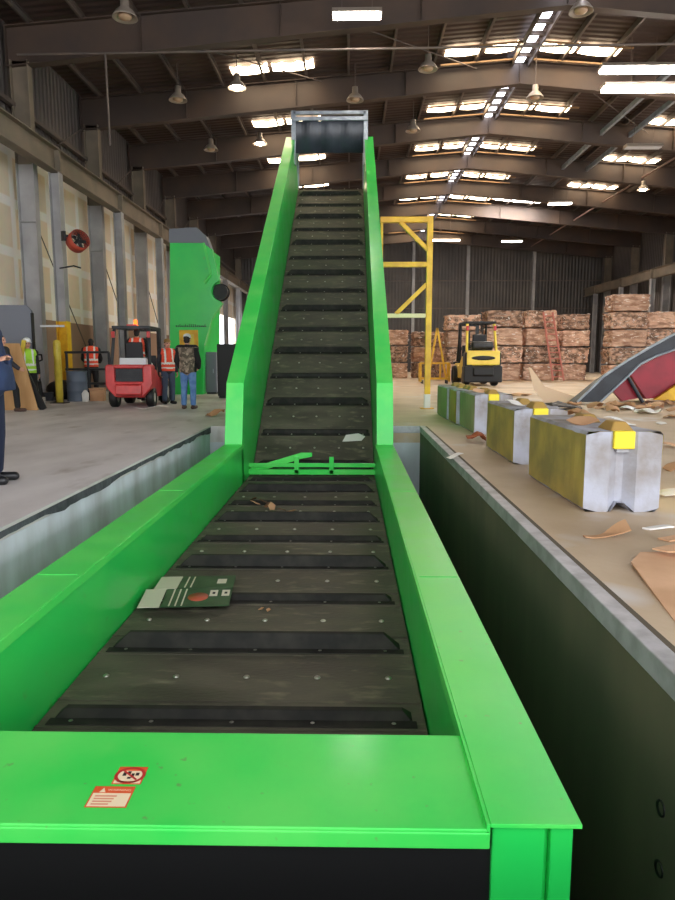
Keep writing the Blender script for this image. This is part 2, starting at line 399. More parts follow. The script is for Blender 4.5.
struct(tag(ibeam_y(-8.7, 6.65, 7.32, .34, YF, YB, FR).build('crane_beam', CRANE), 'tan crane beam running along the pale board wall', 'beam'))
struct(tag(ibeam_y(20.8, 6.65, 7.32, .34, 16, YB, FR).build('crane_beam', CRANE), 'crane beam running along the dark wall above the bales', 'beam'))
def rafter():
    m = MB()
    zt = lambda x: roof_z(x) - .22
    zb = lambda x: 9.62 + (11.08 - 9.62) * (1 - abs(x - RX) / (RX + 9.55))
    xs = [-9.9, -6, -2, 2, RX, 10.2, 14.2, 18.2, 22.1]
    for a, b in zip(xs, xs[1:]):
        m.add([(a, -.012, zb(a)), (b, -.012, zb(b)), (b, -.012, zt(b)), (a, -.012, zt(a)), (a, .012, zb(a)), (b, .012, zb(b)), (b, .012, zt(b)), (a, .012, zt(a))],
              [(0,1,2,3), (7,6,5,4)])
        for z, h in ((zb, -.03), (zt, 0)):
            m.add([(a, -.15, z(a) + h), (b, -.15, z(b) + h), (b, .15, z(b) + h), (a, .15, z(a) + h), (a, -.15, z(a) + h + .03), (b, -.15, z(b) + h + .03), (b, .15, z(b) + h + .03), (a, .15, z(a) + h + .03)],
                  [(3,2,1,0), (4,5,6,7), (0,1,5,4), (2,3,7,6)])
        m.box((a - .01, -.14, zb(a)), (a + .01, .14, zt(a)))
    return m
rb = rafter().build('roof_beam', RAFT)
for i, y in enumerate(FR):
    c = rb if i == 0 else rb.copy()
    if i: COL.objects.link(c)
    c.location = (0, y, 0); label_frame(c, i, '%s deep brown roof beam spanning the hall, counted from the front'); c['group'] = 'roof beams'
# purlins
xs = [XL + .8 + 1.52 * i for i in range(21)]
xs = [x for x in xs if x < XR - .3]
pur = MB().box((-.035, YF, -.21), (-.02, YB, 0)).box((-.035, YF, -.21), (.045, YB, -.195)).box((-.035, YF, -.015), (.045, YB, 0)).build('purlin', PURL)
for i, x in enumerate(xs):
    c = pur if i == 0 else pur.copy()
    if i: COL.objects.link(c)
    c.location = (x, 0, roof_z(x) - .005)
    tag(c, '%s purlin under the roof sheets, counted from the pale board wall' % ORD[i], 'purlin', 'roof purlins', 'structure')
# ridge ventilator: a bright slotted strip along the ridge
rv = thing('ridge_vent', 'slotted ridge ventilator with bright panes running down the roof', 'roof vent', (RX, 0, RZ - .26))
fr_ = MB().box((-.33, 8, -.14), (-.27, YB - 3, .06)).box((.27, 8, -.14), (.33, YB - 3, .06))
y = 8
pn = []
while y < YB - 3:
    fr_.box((-.3, y - .05, -.06), (.3, y + .05, .02)); pn.append(y); y += .8
fr_.build('vent_frame', PURL, rv)
first = None
for q, y in enumerate(pn[8:70]):
    if first is None: first = MB().box((-.2, .09, .0), (.1, .62, .02)).build('vent_pane', mat('vent_pane_glow', (236, 240, 255), emit=4.0), rv); o = first
    else: o = first.copy(); COL.objects.link(o); o.parent = rv
    o.location = (0, y, 0)

# skylights: fibre sheets let into the roof; each its own object, long side across the hall
SKN = {}
def skylight(x0, x1, y, m=SKYL, d=.66, what=''):
    nn = 8; vs = []; fs = []
    for j in range(2):
        for i in range(nn + 1):
            x = x0 + (x1 - x0) * i / nn
            sag = .05 * math.sin(math.pi * i / nn)
            vs.append((x, y - d/2 + (.10 * math.sin(i * 2.1 + y) if j == 0 else 0) + j * d, roof_z(x) - .05 - sag))
    vs += [(p[0], p[1], p[2] + .012) for p in vs]
    q = nn + 1
    for i in range(nn):
        fs += [(i, i+1, q+i+1, q+i), (2*q+i, 3*q+i, 3*q+i+1, 2*q+i+1), (i, 2*q+i, 2*q+i+1, i+1), (q+i, q+i+1, 3*q+i+1, 3*q+i)]
    fs += [(0, q, 3*q, 2*q), (nn, 2*q+nn, 3*q+nn, q+nn)]
    o = MB().add(vs, fs).build('skylight', m)
    tag(o, what, 'skylight', 'roof skylights')
    return o
SKF = mat('skylight_frame', (150, 116, 80), rough=.6)
for b, y0 in enumerate(FR[:7]):
    y = y0 + 4.55
    w = ORD[b]
    skylight(3.3, 4.6, y, what='outer glowing sheet beside the ridge, board side, %s roof bay' % w)
    skylight(4.72, 5.72, y, what='inner glowing sheet beside the ridge, board side, %s roof bay' % w)
    skylight(6.55, 7.8, y, what='inner glowing sheet beside the ridge, bale side, %s roof bay' % w)
    skylight(7.95, 9.3, y, what='outer glowing sheet beside the ridge, bale side, %s roof bay' % w)
    if b < 4:
        skylight(-4.2, -2.9, y, what='outer glowing sheet far from the ridge, board side, %s roof bay' % w)
        skylight(-2.75, -1.3, y, what='inner glowing sheet far from the ridge, board side, %s roof bay' % w)
    if b in (1, 2, 3):
        skylight(13.0, 14.3, y + .6, what='inner glowing sheet far from the ridge, bale side, %s roof bay' % w)
        skylight(14.45, 15.8, y + .6, what='outer glowing sheet far from the ridge, bale side, %s roof bay' % w)
    # light trim bars in front of the sheets
    for (a, c, nm) in ((3.2, 5.8, 'board side'), (6.5, 9.5, 'bale side')):
        for s, wh in ((-.72, 'front'), (.62, 'rear')):
            m = MB(); m.add([(a, y + s - .03, roof_z(a) - .25), (c, y + s - .03, roof_z(c) - .25), (c, y + s + .03, roof_z(c) - .25), (a, y + s + .03, roof_z(a) - .25),
                             (a, y + s - .03, roof_z(a) - .2), (c, y + s - .03, roof_z(c) - .2), (c, y + s + .03, roof_z(c) - .2), (a, y + s + .03, roof_z(a) - .2)],
                            [(3,2,1,0),(4,5,6,7),(0,1,5,4),(1,2,6,5),(2,3,7,6),(3,0,4,7)])
            struct(tag(m.build('skylight_bar', SKF), 'tan %s bar below the ridge skylights on the %s, %s roof bay' % (wh, nm, w), 'bar', 'skylight bars'))
skylight(9.5, 12.7, 46.2, SKYB, 2.4, 'large overexposed roof sheet deep in the hall above the bales')

# pipes under the roof
def pipe(name, pts, r, label, m=PURL): return struct(tag(MB().path(pts, r, 8).build(name, m), label, 'pipe'))
pipe('sprinkler_pipe', [(-9.4, 20.3, 9.72), (22, 20.3, 9.95)], .035, 'thin level pipe crossing the hall under the first roof beam')
pipe('sprinkler_pipe', [(15.2, 18, 10.55), (15.2, 61, 10.55)], .05, 'long pipe running towards the far wall above the bales', mat('pipe_rust', (120, 92, 82), rough=.6))
pipe('conduit', [(-6.9, 20.3, 9.75), (-6.9, 20.4, 7.3)], .03, 'thin upright conduit dropping from the roof pipe to the crane beam')
for i, (x, ya, yb) in enumerate(((11.05, 21, 37.5), (12.3, 21, 37.5))):
    struct(tag(MB().box((x - .06, ya, 10.98 - .09*i), (x + .06, yb, 11.18 - .09*i)).build('lit_purlin', GALV), 'pale grey rail under the roof, %s of two parallel rails' % ['inner', 'outer'][i], 'rail'))  # pale steel colour stands in for skylight falling on two purlins
# rods from purlins (diagonal roof bracing)
for i, (a, b) in enumerate((((-6.5, 21, 10.7), (-1, 26, 11.1)), ((-1, 21, 11.1), (4.5, 26, 11.5)), ((8, 26.5, 11.4), (13, 31.6, 11.0)))):
    struct(tag(MB().tube(a, b, .018, n=6).build('brace_rod', PURL), 'thin diagonal brace rod under the roof, %s from the board side' % ORD[i], 'rod', 'brace rods'))
# end-wall posts and girts
for i, x in enumerate((-6.5, -1.2, 5.6, 10.4, 16.2)):
    struct(tag(MB().box((x - .12, YB - .3, 0), (x + .12, YB, roof_z(x) - .3)).build('end_post', COLM), 'pale post against the far end wall, %s from the board side' % ORD[i], 'post', 'end wall posts'))
for i, z in enumerate((3.2, 5.6, 8.0)):
    struct(tag(MB().box((XL, YB - .12, z), (XR, YB - .02, z + .09)).build('end_girt', PURL), '%s level girt on the far end wall, counted upward' % ORD[i], 'girt', 'end wall girts'))
# wall girts and brace rods on the board wall
for i, (y0, y1) in enumerate(zip(FR[:4], FR[1:5])):
    struct(tag(MB().tube((-9.7, y0 + .3, 6.9), (-9.7, y1 - .3, 9.6), .02, n=6).build('wall_brace', PURL), 'upper wall brace rod in %s bay of the board wall' % ORD[i], 'rod', 'wall brace rods'))
    struct(tag(MB().path([(-9.8, y0 + .4, 6.0), (-9.8, y1 - .4, 1.1)], .02, 6).build('wall_brace', PURL), 'lower wall brace rod in %s bay of the board wall' % ORD[i], 'rod', 'wall brace rods'))
struct(tag(MB().box((-9.9, YF, 8.5), (-9.75, YB, 8.62)).build('wall_girt', PURL), 'level girt on the siding above the crane beam', 'girt'))

# ------------------------------------------------------------------ lamps
def P(px, py, zc):
    """world point seen at a picture position at a given depth (used to read positions off the photograph)"""
    v = Vector(((px - 337.5) / 680 * zc, -(py - 450) / 680 * zc, -zc))
    return co.matrix_basis @ v
def bay_lamp(loc, s, lit, label):
    ro = thing('bay_lamp', label, 'ceiling lamp', loc, 0, 'high-bay lamps')
    MB().lathe([(.03*s, .42*s), (.10*s, .40*s), (.11*s, .2*s), (.2*s, .12*s), (.30*s, -.02*s), (.31*s, -.05*s), (.29*s, -.04*s), (.18*s, .08*s), (0, .1*s)], n=20).build('lamp_shade', LAMPM, ro)
    MB().ball((0, 0, -.01*s), (.17*s, .17*s, .09*s)).build('bulb', BULB if lit else BULBOFF, ro)
    h = roof_z(loc[0]) - .2 - loc[2]
    MB().tube((0, 0, .4*s), (0, 0, h), .015, n=6).build('hanging_rod', PURL, ro)
    return ro
for px, py, hh, lit, lb in ((125, 16, 8.3, 0, 'unlit dome lamp nearest the front by the board wall'),
                            (178, 99, 8.6, 0, 'unlit dome lamp hanging behind the first roof beam, board side'),
                            (237, 87, 8.8, 1, 'lit dome lamp beside the skylight over the board side'),
                            (211, 149, 8.7, 0, 'unlit dome lamp low beside the second roof beam, board side'),
                            (260, 143, 9.0, 1, 'lit dome lamp just beside the conveyor top'),
                            (428, 68, 9.0, 0, 'unlit dome lamp between conveyor top and ridge skylights'),
                            (413, 130, 9.2, 0, 'unlit dome lamp under the second row of ridge skylights'),
                            (355, 99, 9.0, 0, 'unlit dome lamp directly above the conveyor top'),
                            (581, 10, 8.8, 0, 'unlit dome lamp nearest the front on the bale side'),
                            (535, 97, 9.2, 0, 'unlit dome lamp in front of the ridge vent'),
                            (643, 189, 8.6, 1, 'lit dome lamp over the bales near the long rusty pipe')):
    zc = 680 * hh / (.991 * (358 - py))
    p = P(px, py, zc)
    bay_lamp(tuple(p), 1.0 if zc < 40 else 1.2, lit, lb)
def tube_light(px, py, hh, lit, label, L_=1.25, r=.03):
    zc = 680 * hh / (.991 * (358 - py)); p = P(px, py, zc)
    ro = thing('tube_light', label, 'ceiling lamp', tuple(p), 0, 'tube lights')
    MB().prism([(-.2, .1), (.2, .1), (.26, -.02), (-.26, -.02)], -L_/2 - .03, L_/2 + .03, 'x').build('lamp_housing', LAMPM, ro)
    for s in (-.12, 0, .12):
        MB().tube((-L_/2, s, -.005 - r), (L_/2, s, -.005 - r), r, n=10).build('tube', TUBE if lit else TUBEOFF, ro)
    h = roof_z(p.x) - .2 - p.z
    for s in (-.4, .4): MB().tube((s, 0, .09), (s, 0, h), .008, n=6).build('hanging_rod', PURL, ro)
tube_light(357, 15, 9.0, 1, 'lit tube light high above the conveyor, nearest one')
tube_light(643, 68, 9.4, 1, 'long lit tube light near the hall front, upper of a close pair', 2.7, .065)
tube_light(643, 87, 9.2, 1, 'long lit tube light near the hall front, lower of a close pair', 2.7, .065)
tube_light(560, 203, 8.8, 1, 'lit tube light over the bales beside the large bright skylight')
tube_light(512, 241, 8.8, 1, 'lit tube light close to the far end wall', 1.5)
tube_light(643, 147, 8.8, 0, 'unlit grey tube light near the dark wall', 1.45)
tube_light(445, 240, 8.9, 1, 'lit tube light behind the yellow frame at the far end', 2.2)
# ------------------------------------------------------------------ the green conveyor in the pit
cv = thing('conveyor', 'long green steel conveyor with black cleated belt rising out of the pit', 'conveyor', (0, 0, PZ))
OZ = -PZ                                        # local z = world z + OZ
IL, OL, IR, OR = -1.765, -2.045, .442, .704     # inner and outer faces of the sides
FT, BZ = -.15, -.79                             # flange top and belt level (world)
K0, K1, K2 = (11.0, -.15), (11.3, .84), (22.7, 8.19)
BB, BT = (12.05, BZ), (23.75, 6.83)
sl = math.atan2(BT[1] - BB[1], BT[0] - BB[0])
def L3(y, z): return (y, z + OZ)
# level sides: skin, top flange with a rolled lip
for (a, b, s) in ((OL, IL, -1), (IR, OR, 1)):
    m = MB()
    if s > 0:
        m.box((a, 1.93, -1.55 + OZ), (a + .165, 11.15, FT - .012 + OZ)).box((a + .165, 1.955, -1.55 + OZ), (a + .18, 11.15, FT - .012 + OZ)).box((a + .18, 1.93, -1.55 + OZ), (b - .012, 11.15, FT - .012 + OZ))
    else:
        m.box((a + .012, 1.93, -1.55 + OZ), (b, 11.15, FT - .012 + OZ))
    m.build('side_panel', GREEN, cv, bevel=.006)
    f = MB().prism([(a - .004, 0), (b + .004, 0), (b + .004, .014), (a - .004, .014)], 0, 1, 'y')
    f = MB().box((a - (.003 if s < 0 else .012), 1.9, FT - .014 + OZ), (b + (.012 if s < 0 else .003), 11.05, FT + OZ))
    # rolled inner lip and weld bead
    xe = (b + .012) if s < 0 else (a - .012)
    f.box((min(xe, xe - s*.012) - 0, 1.9, FT - .06 + OZ), (max(xe, xe - s*.012), 11.05, FT - .002 + OZ))
    f.tube((a + .01, 4.25, FT + OZ), (b - .01, 4.25, FT + OZ), .004, n=6)
    f.tube((a + .01, 7.1, FT + OZ), (b - .01, 7.1, FT + OZ), .004, n=6)
    f.build('top_flange', GREENP, cv, bevel=.007)
# rising sides
nx, nz = -math.sin(sl), math.cos(sl)            # belt normal in (y, z)
poly = [K0, K1, K2, (K2[0] + .45, K2[1] - .55), (BT[0] + .55, BT[1] - .1), (BT[0] + .35, BT[1] - .75), (BB[0] + .55, -1.35), (11.0, -1.55)]
for (a, b) in ((OL, IL), (IR, OR)):
    MB().prism([L3(*p) for p in poly], a, b, 'x').build('incline_side', GREEN, cv, bevel=.008)
    # cap along the sloping top edge
    d = Vector((0, K2[0] - K1[0], K2[1] - K1[1])).normalized()
    m = MB(); q = [K0, K1, K2]
    off = .012
    n1 = (-1.0 * off, .25 * off); n2 = (-math.sin(sl) * off, math.cos(sl) * off)
    pts = [(K0[0] - .012, K0[1] + .0), (K1[0] - .012, K1[1] + .006), (K2[0] + n2[0], K2[1] + n2[1]), (K2[0], K2[1]), K1, K0]
    m.prism([L3(*p) for p in pts[0:2] + [K1, K0]], a - .004, b + .004, 'x')
    m.prism([L3(*p) for p in [pts[1], pts[2], pts[3], K1]], a - .004, b + .004, 'x')
    m.build('incline_flange', GREENP, cv, bevel=.004)
# rivets / joint straps on sloping flanges are left in the paint; belt
TH = .03
def belt_pt(s):
    """point along the carrying side: s metres from the tail"""
    L1 = BB[0] - 2.05
    if s <= L1: return Vector((0, 2.05 + s, BZ + OZ)), 0.0
    t = s - L1
    return Vector((0, BB[0] + t * math.cos(sl), BZ + OZ + t * math.sin(sl))), sl
LT = (BB[0] - 2.05) + math.hypot(BT[0] - BB[0], BT[1] - BB[1])
bl = MB()
x0, x1 = IL + .012, IR - .012
ys = [2.05 + OZ * 0, BB[0], BT[0]]
pts = [(2.05, BZ + OZ), (BB[0], BZ + OZ), (BT[0], BT[1] + OZ)]
# nose rounding at the head
cx, cz = BT[0] + math.sin(sl) * .22, BT[1] + OZ - math.cos(sl) * .22
head = [(cx + .22 * math.cos(sl + math.pi/2 - t), cz + .22 * math.sin(sl + math.pi/2 - t)) for t in [math.pi * i / 8 for i in range(1, 9)]]
loop = pts + head
for (a, b) in zip(loop, loop[1:]):
    bl.add([(x0, a[0], a[1]), (x1, a[0], a[1]), (x1, b[0], b[1]), (x0, b[0], b[1])], [(0, 1, 2, 3)])
    bl.add([(x0, a[0], a[1] - .03), (x1, a[0], a[1] - .03), (x1, b[0], b[1] - .03), (x0, b[0], b[1] - .03)], [(3, 2, 1, 0)])
def bolt_row(s, n=5):
    p, a = belt_pt(s); M = Matrix.Translation(p) @ Matrix.Rotation(a, 4, 'X')
    for i in range(n):
        x = x0 + .18 + (x1 - x0 - .36) * i / (n - 1)
        bl.lathe([(.021, 0), (.021, .006), (.012, .012), (0, .012)], n=8, mi=1, M=M @ Matrix.Translation((x, 0, 0)))
ST = .955
s0 = 3.66 - 2.05 - ST
cl = []
s = s0; k = 0
while s < LT - .1:
    if s > .1: cl.append((s, k % 2 == 1))
    bolt_row(s + ST/2)
    if s > .1: bolt_row(s - .085)
    s += ST; k += 1
# hinge seams across the belt between the pans
for s, t in cl:
    for o_ in (-.14, .17):
        p, a = belt_pt(s + o_); M = Matrix.Translation(p) @ Matrix.Rotation(a, 4, 'X')
        bl.box((x0, -.012, 0), (x1, .012, .006), 0, M)
bl.build('belt', [BELT, BOLT], cv, recalc=False)
def cleat_mesh(h):
    c = MB(); w = .055; xa, xb = x0 + .07, x1 - .07; e = h * 1.1
    vs = [(xa, -w - .01, 0), (xb, -w - .01, 0), (xb, w, 0), (xa, w, 0), (xa + e, -.022, h), (xb - e, -.022, h), (xb - e, .02, h), (xa + e, .02, h)]
    c.add(vs, [(3,2,1,0),(4,5,6,7),(0,1,5,4),(1,2,6,5),(2,3,7,6),(3,0,4,7)])
    c.box((xa - .02, -.13, 0), (xb + .02, -w, .008)); return c
protos = {True: None, False: None}
for s, low in cl:
    p, a = belt_pt(s)
    if protos[low] is None: o = protos[low] = cleat_mesh(.05 if low else .105).build('cleat', CLEAT, cv, bevel=.005)
    else: o = protos[low].copy(); COL.objects.link(o); o.parent = cv
    o.location = p + Vector((0, 0, .003)); o.rotation_euler = (a, 0, 0)
# bottom pan and tail
MB().prism([L3(2.3, -1.2), L3(12.3, -1.2), L3(BT[0] - .2, BT[1] - .75), L3(BT[0] - .2, BT[1] - .8), L3(12.4, -1.27), L3(2.3, -1.27)], IL, IR, 'x').build('bottom_pan', GREEN, cv)
MB().tube((IL, 2.3, BZ - .2 + OZ), (IR, 2.3, BZ - .2 + OZ), .17, n=20).build('tail_drum', DARKM, cv)
# end plate across the tail, with its folded front lip
ep = MB().box((IL - .005, 1.90, FT - .055 + OZ), (IR - .012, 2.425, FT - .02 + OZ)).box((IL - .005, 1.897, FT - .085 + OZ), (IR - .012, 1.909, FT - .03 + OZ)).build('end_plate', GREENP, cv, bevel=.014, seg=3)
MB().box((IL, 2.44, -1.5 + OZ), (IR, 2.46, BZ - .05 + OZ)).box((IL, 1.945, -1.5 + OZ), (IR, 1.965, FT - .06 + OZ)).build('tail_shade_sheet', BLACK, cv)  # added black sheets stand in for the dark void under the end plate
ztop = FT - .0195 + OZ
def decal(name, x, y, w, h, skew, kind):
    m = MB()
    def Q(u, v, t=.0, z=.0): return (x + u + skew * v, y + v, ztop + z)
    def quad(u0, v0, u1, v1, mi, z): m.add([Q(u0, v0, z=z), Q(u1, v0, z=z), Q(u1, v1, z=z), Q(u0, v1, z=z)], [(0, 1, 2, 3)], mi)
    quad(0, 0, w, h, 1, .0006); quad(.005, .005, w - .005, h - .005, 0, .0009)
    if kind == 'warn':
        quad(.005, h - .036, w - .005, h - .005, 1, .0012)
        m.add([Q(.022, h - .033, z=.0016), Q(.044, h - .033, z=.0016), Q(.033, h - .009, z=.0016)], [(0, 1, 2)], 0)
        r = random.Random(5)
        for i in range(4):
            v = h - .055 - i * .0135
            quad(.016, v, w - .016 - r.uniform(0, .05), v + .007, 4, .0014)
    else:
        quad(.005, h - .024, w - .005, h - .005, 1, .0012)
        cx, cy, ro, ri = w/2, h * .5, .046, .036
        nn = 28; vs = []
        for i in range(nn):
            t = 2*math.pi*i/nn
            vs += [Q(cx + ro*math.cos(t)*1.15, cy + ro*math.sin(t), z=.0014), Q(cx + ri*math.cos(t)*1.15, cy + ri*math.sin(t), z=.0014)]
        m.add(vs, [(2*i, (2*i+2) % (2*nn), (2*i+3) % (2*nn), 2*i+1) for i in range(nn)], 3)
        # dark hand and roller marks under the bar
        for (u, v, a, b) in ((-.026, -.004, .012, .02), (-.012, .006, .012, .016), (.004, -.014, .010, .024), (.018, -.002, .012, .016), (-.006, -.02, .012, .010)):
            quad(cx + u, cy + v, cx + u + a, cy + v + b, 2, .0016)
        quad(.02, .010, w - .02, .017, 4, .0014); 
        d = ri
        m.add([Q(cx - d*.85, cy + d*.62, z=.002), Q(cx - d*.72, cy + d*.78, z=.002), Q(cx + d*.85, cy - d*.62, z=.002), Q(cx + d*.72, cy - d*.78, z=.002)], [(0, 1, 2, 3)], 3)
    o = m.build(name, [STICK, STICKO, STICKB, STICKR, STICKL], ep, recalc=False)
    return o
d1 = decal('warning_decal', -.845, 1.98, .135, .108, -.02, 'warn'); d1['label'] = 'cream warning sticker with orange heading and text lines'
d2 = decal('prohibition_decal', -.80, 2.10, .10, .098, -.02, 'no'); d2['label'] = 'cream sticker with a red ring over dark hand marks'
# heading lettering on the warning sticker
tx = bpy.data.curves.new('lettering', 'FONT'); tx.body = 'WARNING'; tx.size = .0155; tx.space_character = 1.05
to = bpy.data.objects.new('lettering_source', tx); COL.objects.link(to)
bpy.context.view_layer.update()
me = bpy.data.meshes.new_from_object(to.evaluated_get(bpy.context.evaluated_depsgraph_get()))
bpy.data.objects.remove(to)
lo = link('lettering', me, STICK, ep); lo.location = (-.845 + .047, 1.98 + .082, ztop + .0018)

# hold-down bar across the bend
hb = MB(); zb_ = BZ + OZ
hb.box((IL - .02, 11.72, zb_ + .15), (IR + .02, 11.76, zb_ + .22)).box((IL - .02, 11.70, zb_ + .02), (IR + .02, 11.80, zb_ + .11))
hb.build('hold_down_bar', GREENP, cv, bevel=.006)
for x in (-.93, -.32):
    MB().box((x - .04, 11.70, zb_ + .03), (x + .04, 11.78, zb_ + .33)).build('hold_down_tab', GREENP, cv, bevel=.006)
MB().prism([(IL + .02, zb_ + .02), (IL + .02, zb_ + .13), (-.85, zb_ + .40), (-.66, zb_ + .40), (-.66, zb_ + .33), (-.85, zb_ + .29)], 11.76, 11.80, 'y').build('hold_down_brace', GREENP, cv, bevel=.006)
flp = None
for i in range(4):
    if flp is None: o = flp = MB().box((0, 0, 0), (.36, .02, .17)).build('rubber_flap', BLACK, cv, bevel=.01)
    else: o = flp.copy(); COL.objects.link(o); o.parent = cv
    o.location = (IL + .42 + i * .44, 11.95, zb_ + .05); o.rotation_euler = (R(-25), 0, 0)
# grey discharge frame with curtain at the top
fx0, fx1 = IL - .03, IR + .03
for x in (fx0, fx1):
    MB().box((x - .07, 22.45, 7.3 + OZ), (x + .07, 22.6, 8.92 + OZ)).box((x - .07, 22.6, 8.78 + OZ), (x + .07, 23.9, 8.9 + OZ)).box((x - .07, 23.8, 6.9 + OZ), (x + .07, 23.9, 8.92 + OZ)).build('frame_post', GALV, cv, bevel=.01)
MB().box((fx0, 22.45, 8.81 + OZ), (fx1, 22.6, 8.91 + OZ)).build('frame_top_bar', GALV, cv, bevel=.01)
MB().box((fx0 - .07, 22.38, 8.60 + OZ), (fx1 + .07, 22.46, 8.72 + OZ)).build('frame_cross_bar', GALV, cv, bevel=.01)
cu = MB(); nseg = 24
for i in range(nseg):
    xa = fx0 + .07 + (fx1 - fx0 - .14) * i / nseg; xb = fx0 + .07 + (fx1 - fx0 - .14) * (i + 1) / nseg
    ya = 22.5 + .02 * math.sin(i * .9); yb = 22.5 + .02 * math.sin((i + 1) * .9)
    cu.add([(xa, ya, 7.66 + OZ), (xb, yb, 7.66 + OZ), (xb, yb, 8.62 + OZ), (xa, ya, 8.62 + OZ), (xa, ya + .012, 7.66 + OZ), (xb, yb + .012, 7.66 + OZ), (xb, yb + .012, 8.62 + OZ), (xa, ya + .012, 8.62 + OZ)],
           [(0,1,2,3), (7,6,5,4), (1,0,4,5)], 0, True)
cu.build('rubber_curtain', CURT, cv)
# legs under the incline and under the level run
for (y, z1) in ((17.5, 2.15), (21.5, 4.75)):
    for x in (OL + .14, OR - .14):
        MB().box((x - .09, y - .09, OZ), (x + .09, y + .09, z1 + OZ)).box((x - .18, y - .18, OZ), (x + .18, y + .18, .025 + OZ)).build('support_leg', GREEN, cv, bevel=.008)
for y in (2.6, 6.4, 10.4):
    for x in (OL + .14, OR - .14):
        MB().box((x - .08, y - .08, 0), (x + .08, y + .08, .46)).build('pit_leg', GREEN, cv, bevel=.008)

# ------------------------------------------------------------------ litter on the belt
def card_sheet(name, pts, th, m, loc, rot, label, cat, group=None, fold=None):
    """a crumpled sheet: outline polygon, thickness, gentle curl"""
    bm = bmesh.new(); f = bm.faces.new([bm.verts.new((p[0], p[1], 0)) for p in pts])
    bmesh.ops.triangulate(bm, faces=bm.faces[:])
    bmesh.ops.subdivide_edges(bm, edges=bm.edges[:], cuts=3, use_grid_fill=True)
    for v in bm.verts: v.co.z = (fold(v.co.x, v.co.y) if fold else 0)
    zmin = min(v.co.z for v in bm.verts)
    for v in bm.verts: v.co.z -= zmin
    me = bpy.data.meshes.new(name); bm.to_mesh(me); bm.free()
    o = link(name, me, m); md = o.modifiers.new('thickness', 'SOLIDIFY'); md.thickness = th; md.offset = 1
    o.location = loc; o.rotation_euler = rot
    return tag(o, label, cat, group)
pk = thing('flattened_package', 'flattened dark green printed carton with white ends lying on the belt', 'carton', (-1.26, 5.43, BZ + .066), R(5))
a = MB().box((-.28, -.19, .0), (.27, .17, .006)).build('lower_panel', PKG, pk); a.rotation_euler = (R(4), 0, 0)
b = MB().box((-.20, 0, .0), (.27, .36, .006)).build('upper_panel', PKG, pk, loc=(0, .19, .008)); b.rotation_euler = (R(-2), 0, 0)
MB().box((-.46, -.19, .0), (-.29, .17, .006)).build('end_flap', PKGW, pk).rotation_euler = (R(4), 0, 0)
MB().box((-.40, 0, .0), (-.21, .36, .006)).build('end_flap', PKGW, pk, loc=(0, .19, .008)).rotation_euler = (R(-2), 0, 0)
for x in (-.22, -.17, -.12): MB().box((x, -.18, .006), (x + .012, .16, .0072)).build('printed_stripe', PKGW, a)
MB().lathe([(.0, .0075), (.085, .0075), (.085, .006)], (.0, -.01, 0), n=18).build('printed_picture', PKGR, a)
for x in (.09, .19): MB().box((x, .0, .006), (x + .065, .12, .0075)).box((x + .022, .04, .0075), (x + .045, .08, .008), 1).build('printed_window', [PKGW, BLACK], a)
MB().box((.12, .12, .006), (.20, .25, .0075)).build('printed_window', PKGW, b)
for x in (-.15, -.10): MB().box((x, .02, .006), (x + .012, .34, .0072)).build('printed_stripe', PKGW, b)
card_sheet('paper_scrap', [(-.2, -.1), (.16, -.12), (.24, .0), (.12, .1), (-.12, .09)], .003, PAPER, (0, 0, 0), (0, 0, 0), 'white paper scrap lying low on the rising belt', 'paper', None, lambda x, y: .02 * math.sin(8*x) * math.cos(6*y))
o = bpy.data.objects['paper_scrap']; p, a_ = belt_pt((BB[0] - 2.05) + .95); o.location = (.05, p.y, p.z - OZ + .012); o.rotation_euler = (a_, 0, R(5))
rl = random.Random(11)
for i, (x, y) in enumerate(((-1.38, 9.45), (-1.30, 9.2), (-1.2, 9.3), (-1.05, 8.95), (-.9, 8.8), (-.78, 8.7), (-1.12, 9.05))):
    card_sheet('dry_leaf', [(-.05, -.03), (.03, -.05), (.08, .01), (.02, .05), (-.06, .03)], .003, LEAF if i % 2 == 0 else CARD, (x, y, BZ + .03), (rl.uniform(-.2, .2), rl.uniform(-.2, .2), rl.uniform(0, 6)),
               'brown leaf-like scrap, %s of the loose trail across the far belt' % ORD[i], 'scrap', 'scraps on the belt', lambda x, y: .03 * math.sin(20*x) + .02 * math.cos(25*y))
for i, (x, y) in enumerate(((-.72, 5.3), (-.66, 5.27))):
    card_sheet('gravel_chip', [(-.02, -.012), (.014, -.02), (.022, .008), (.0, .018)], .006, CARD, (x, y, BZ + .012), (0, 0, i), 'small tan chip on the belt just in front of the green carton, %s of two' % ORD[i], 'scrap', None, lambda x, y: .006 * math.sin(60*x))
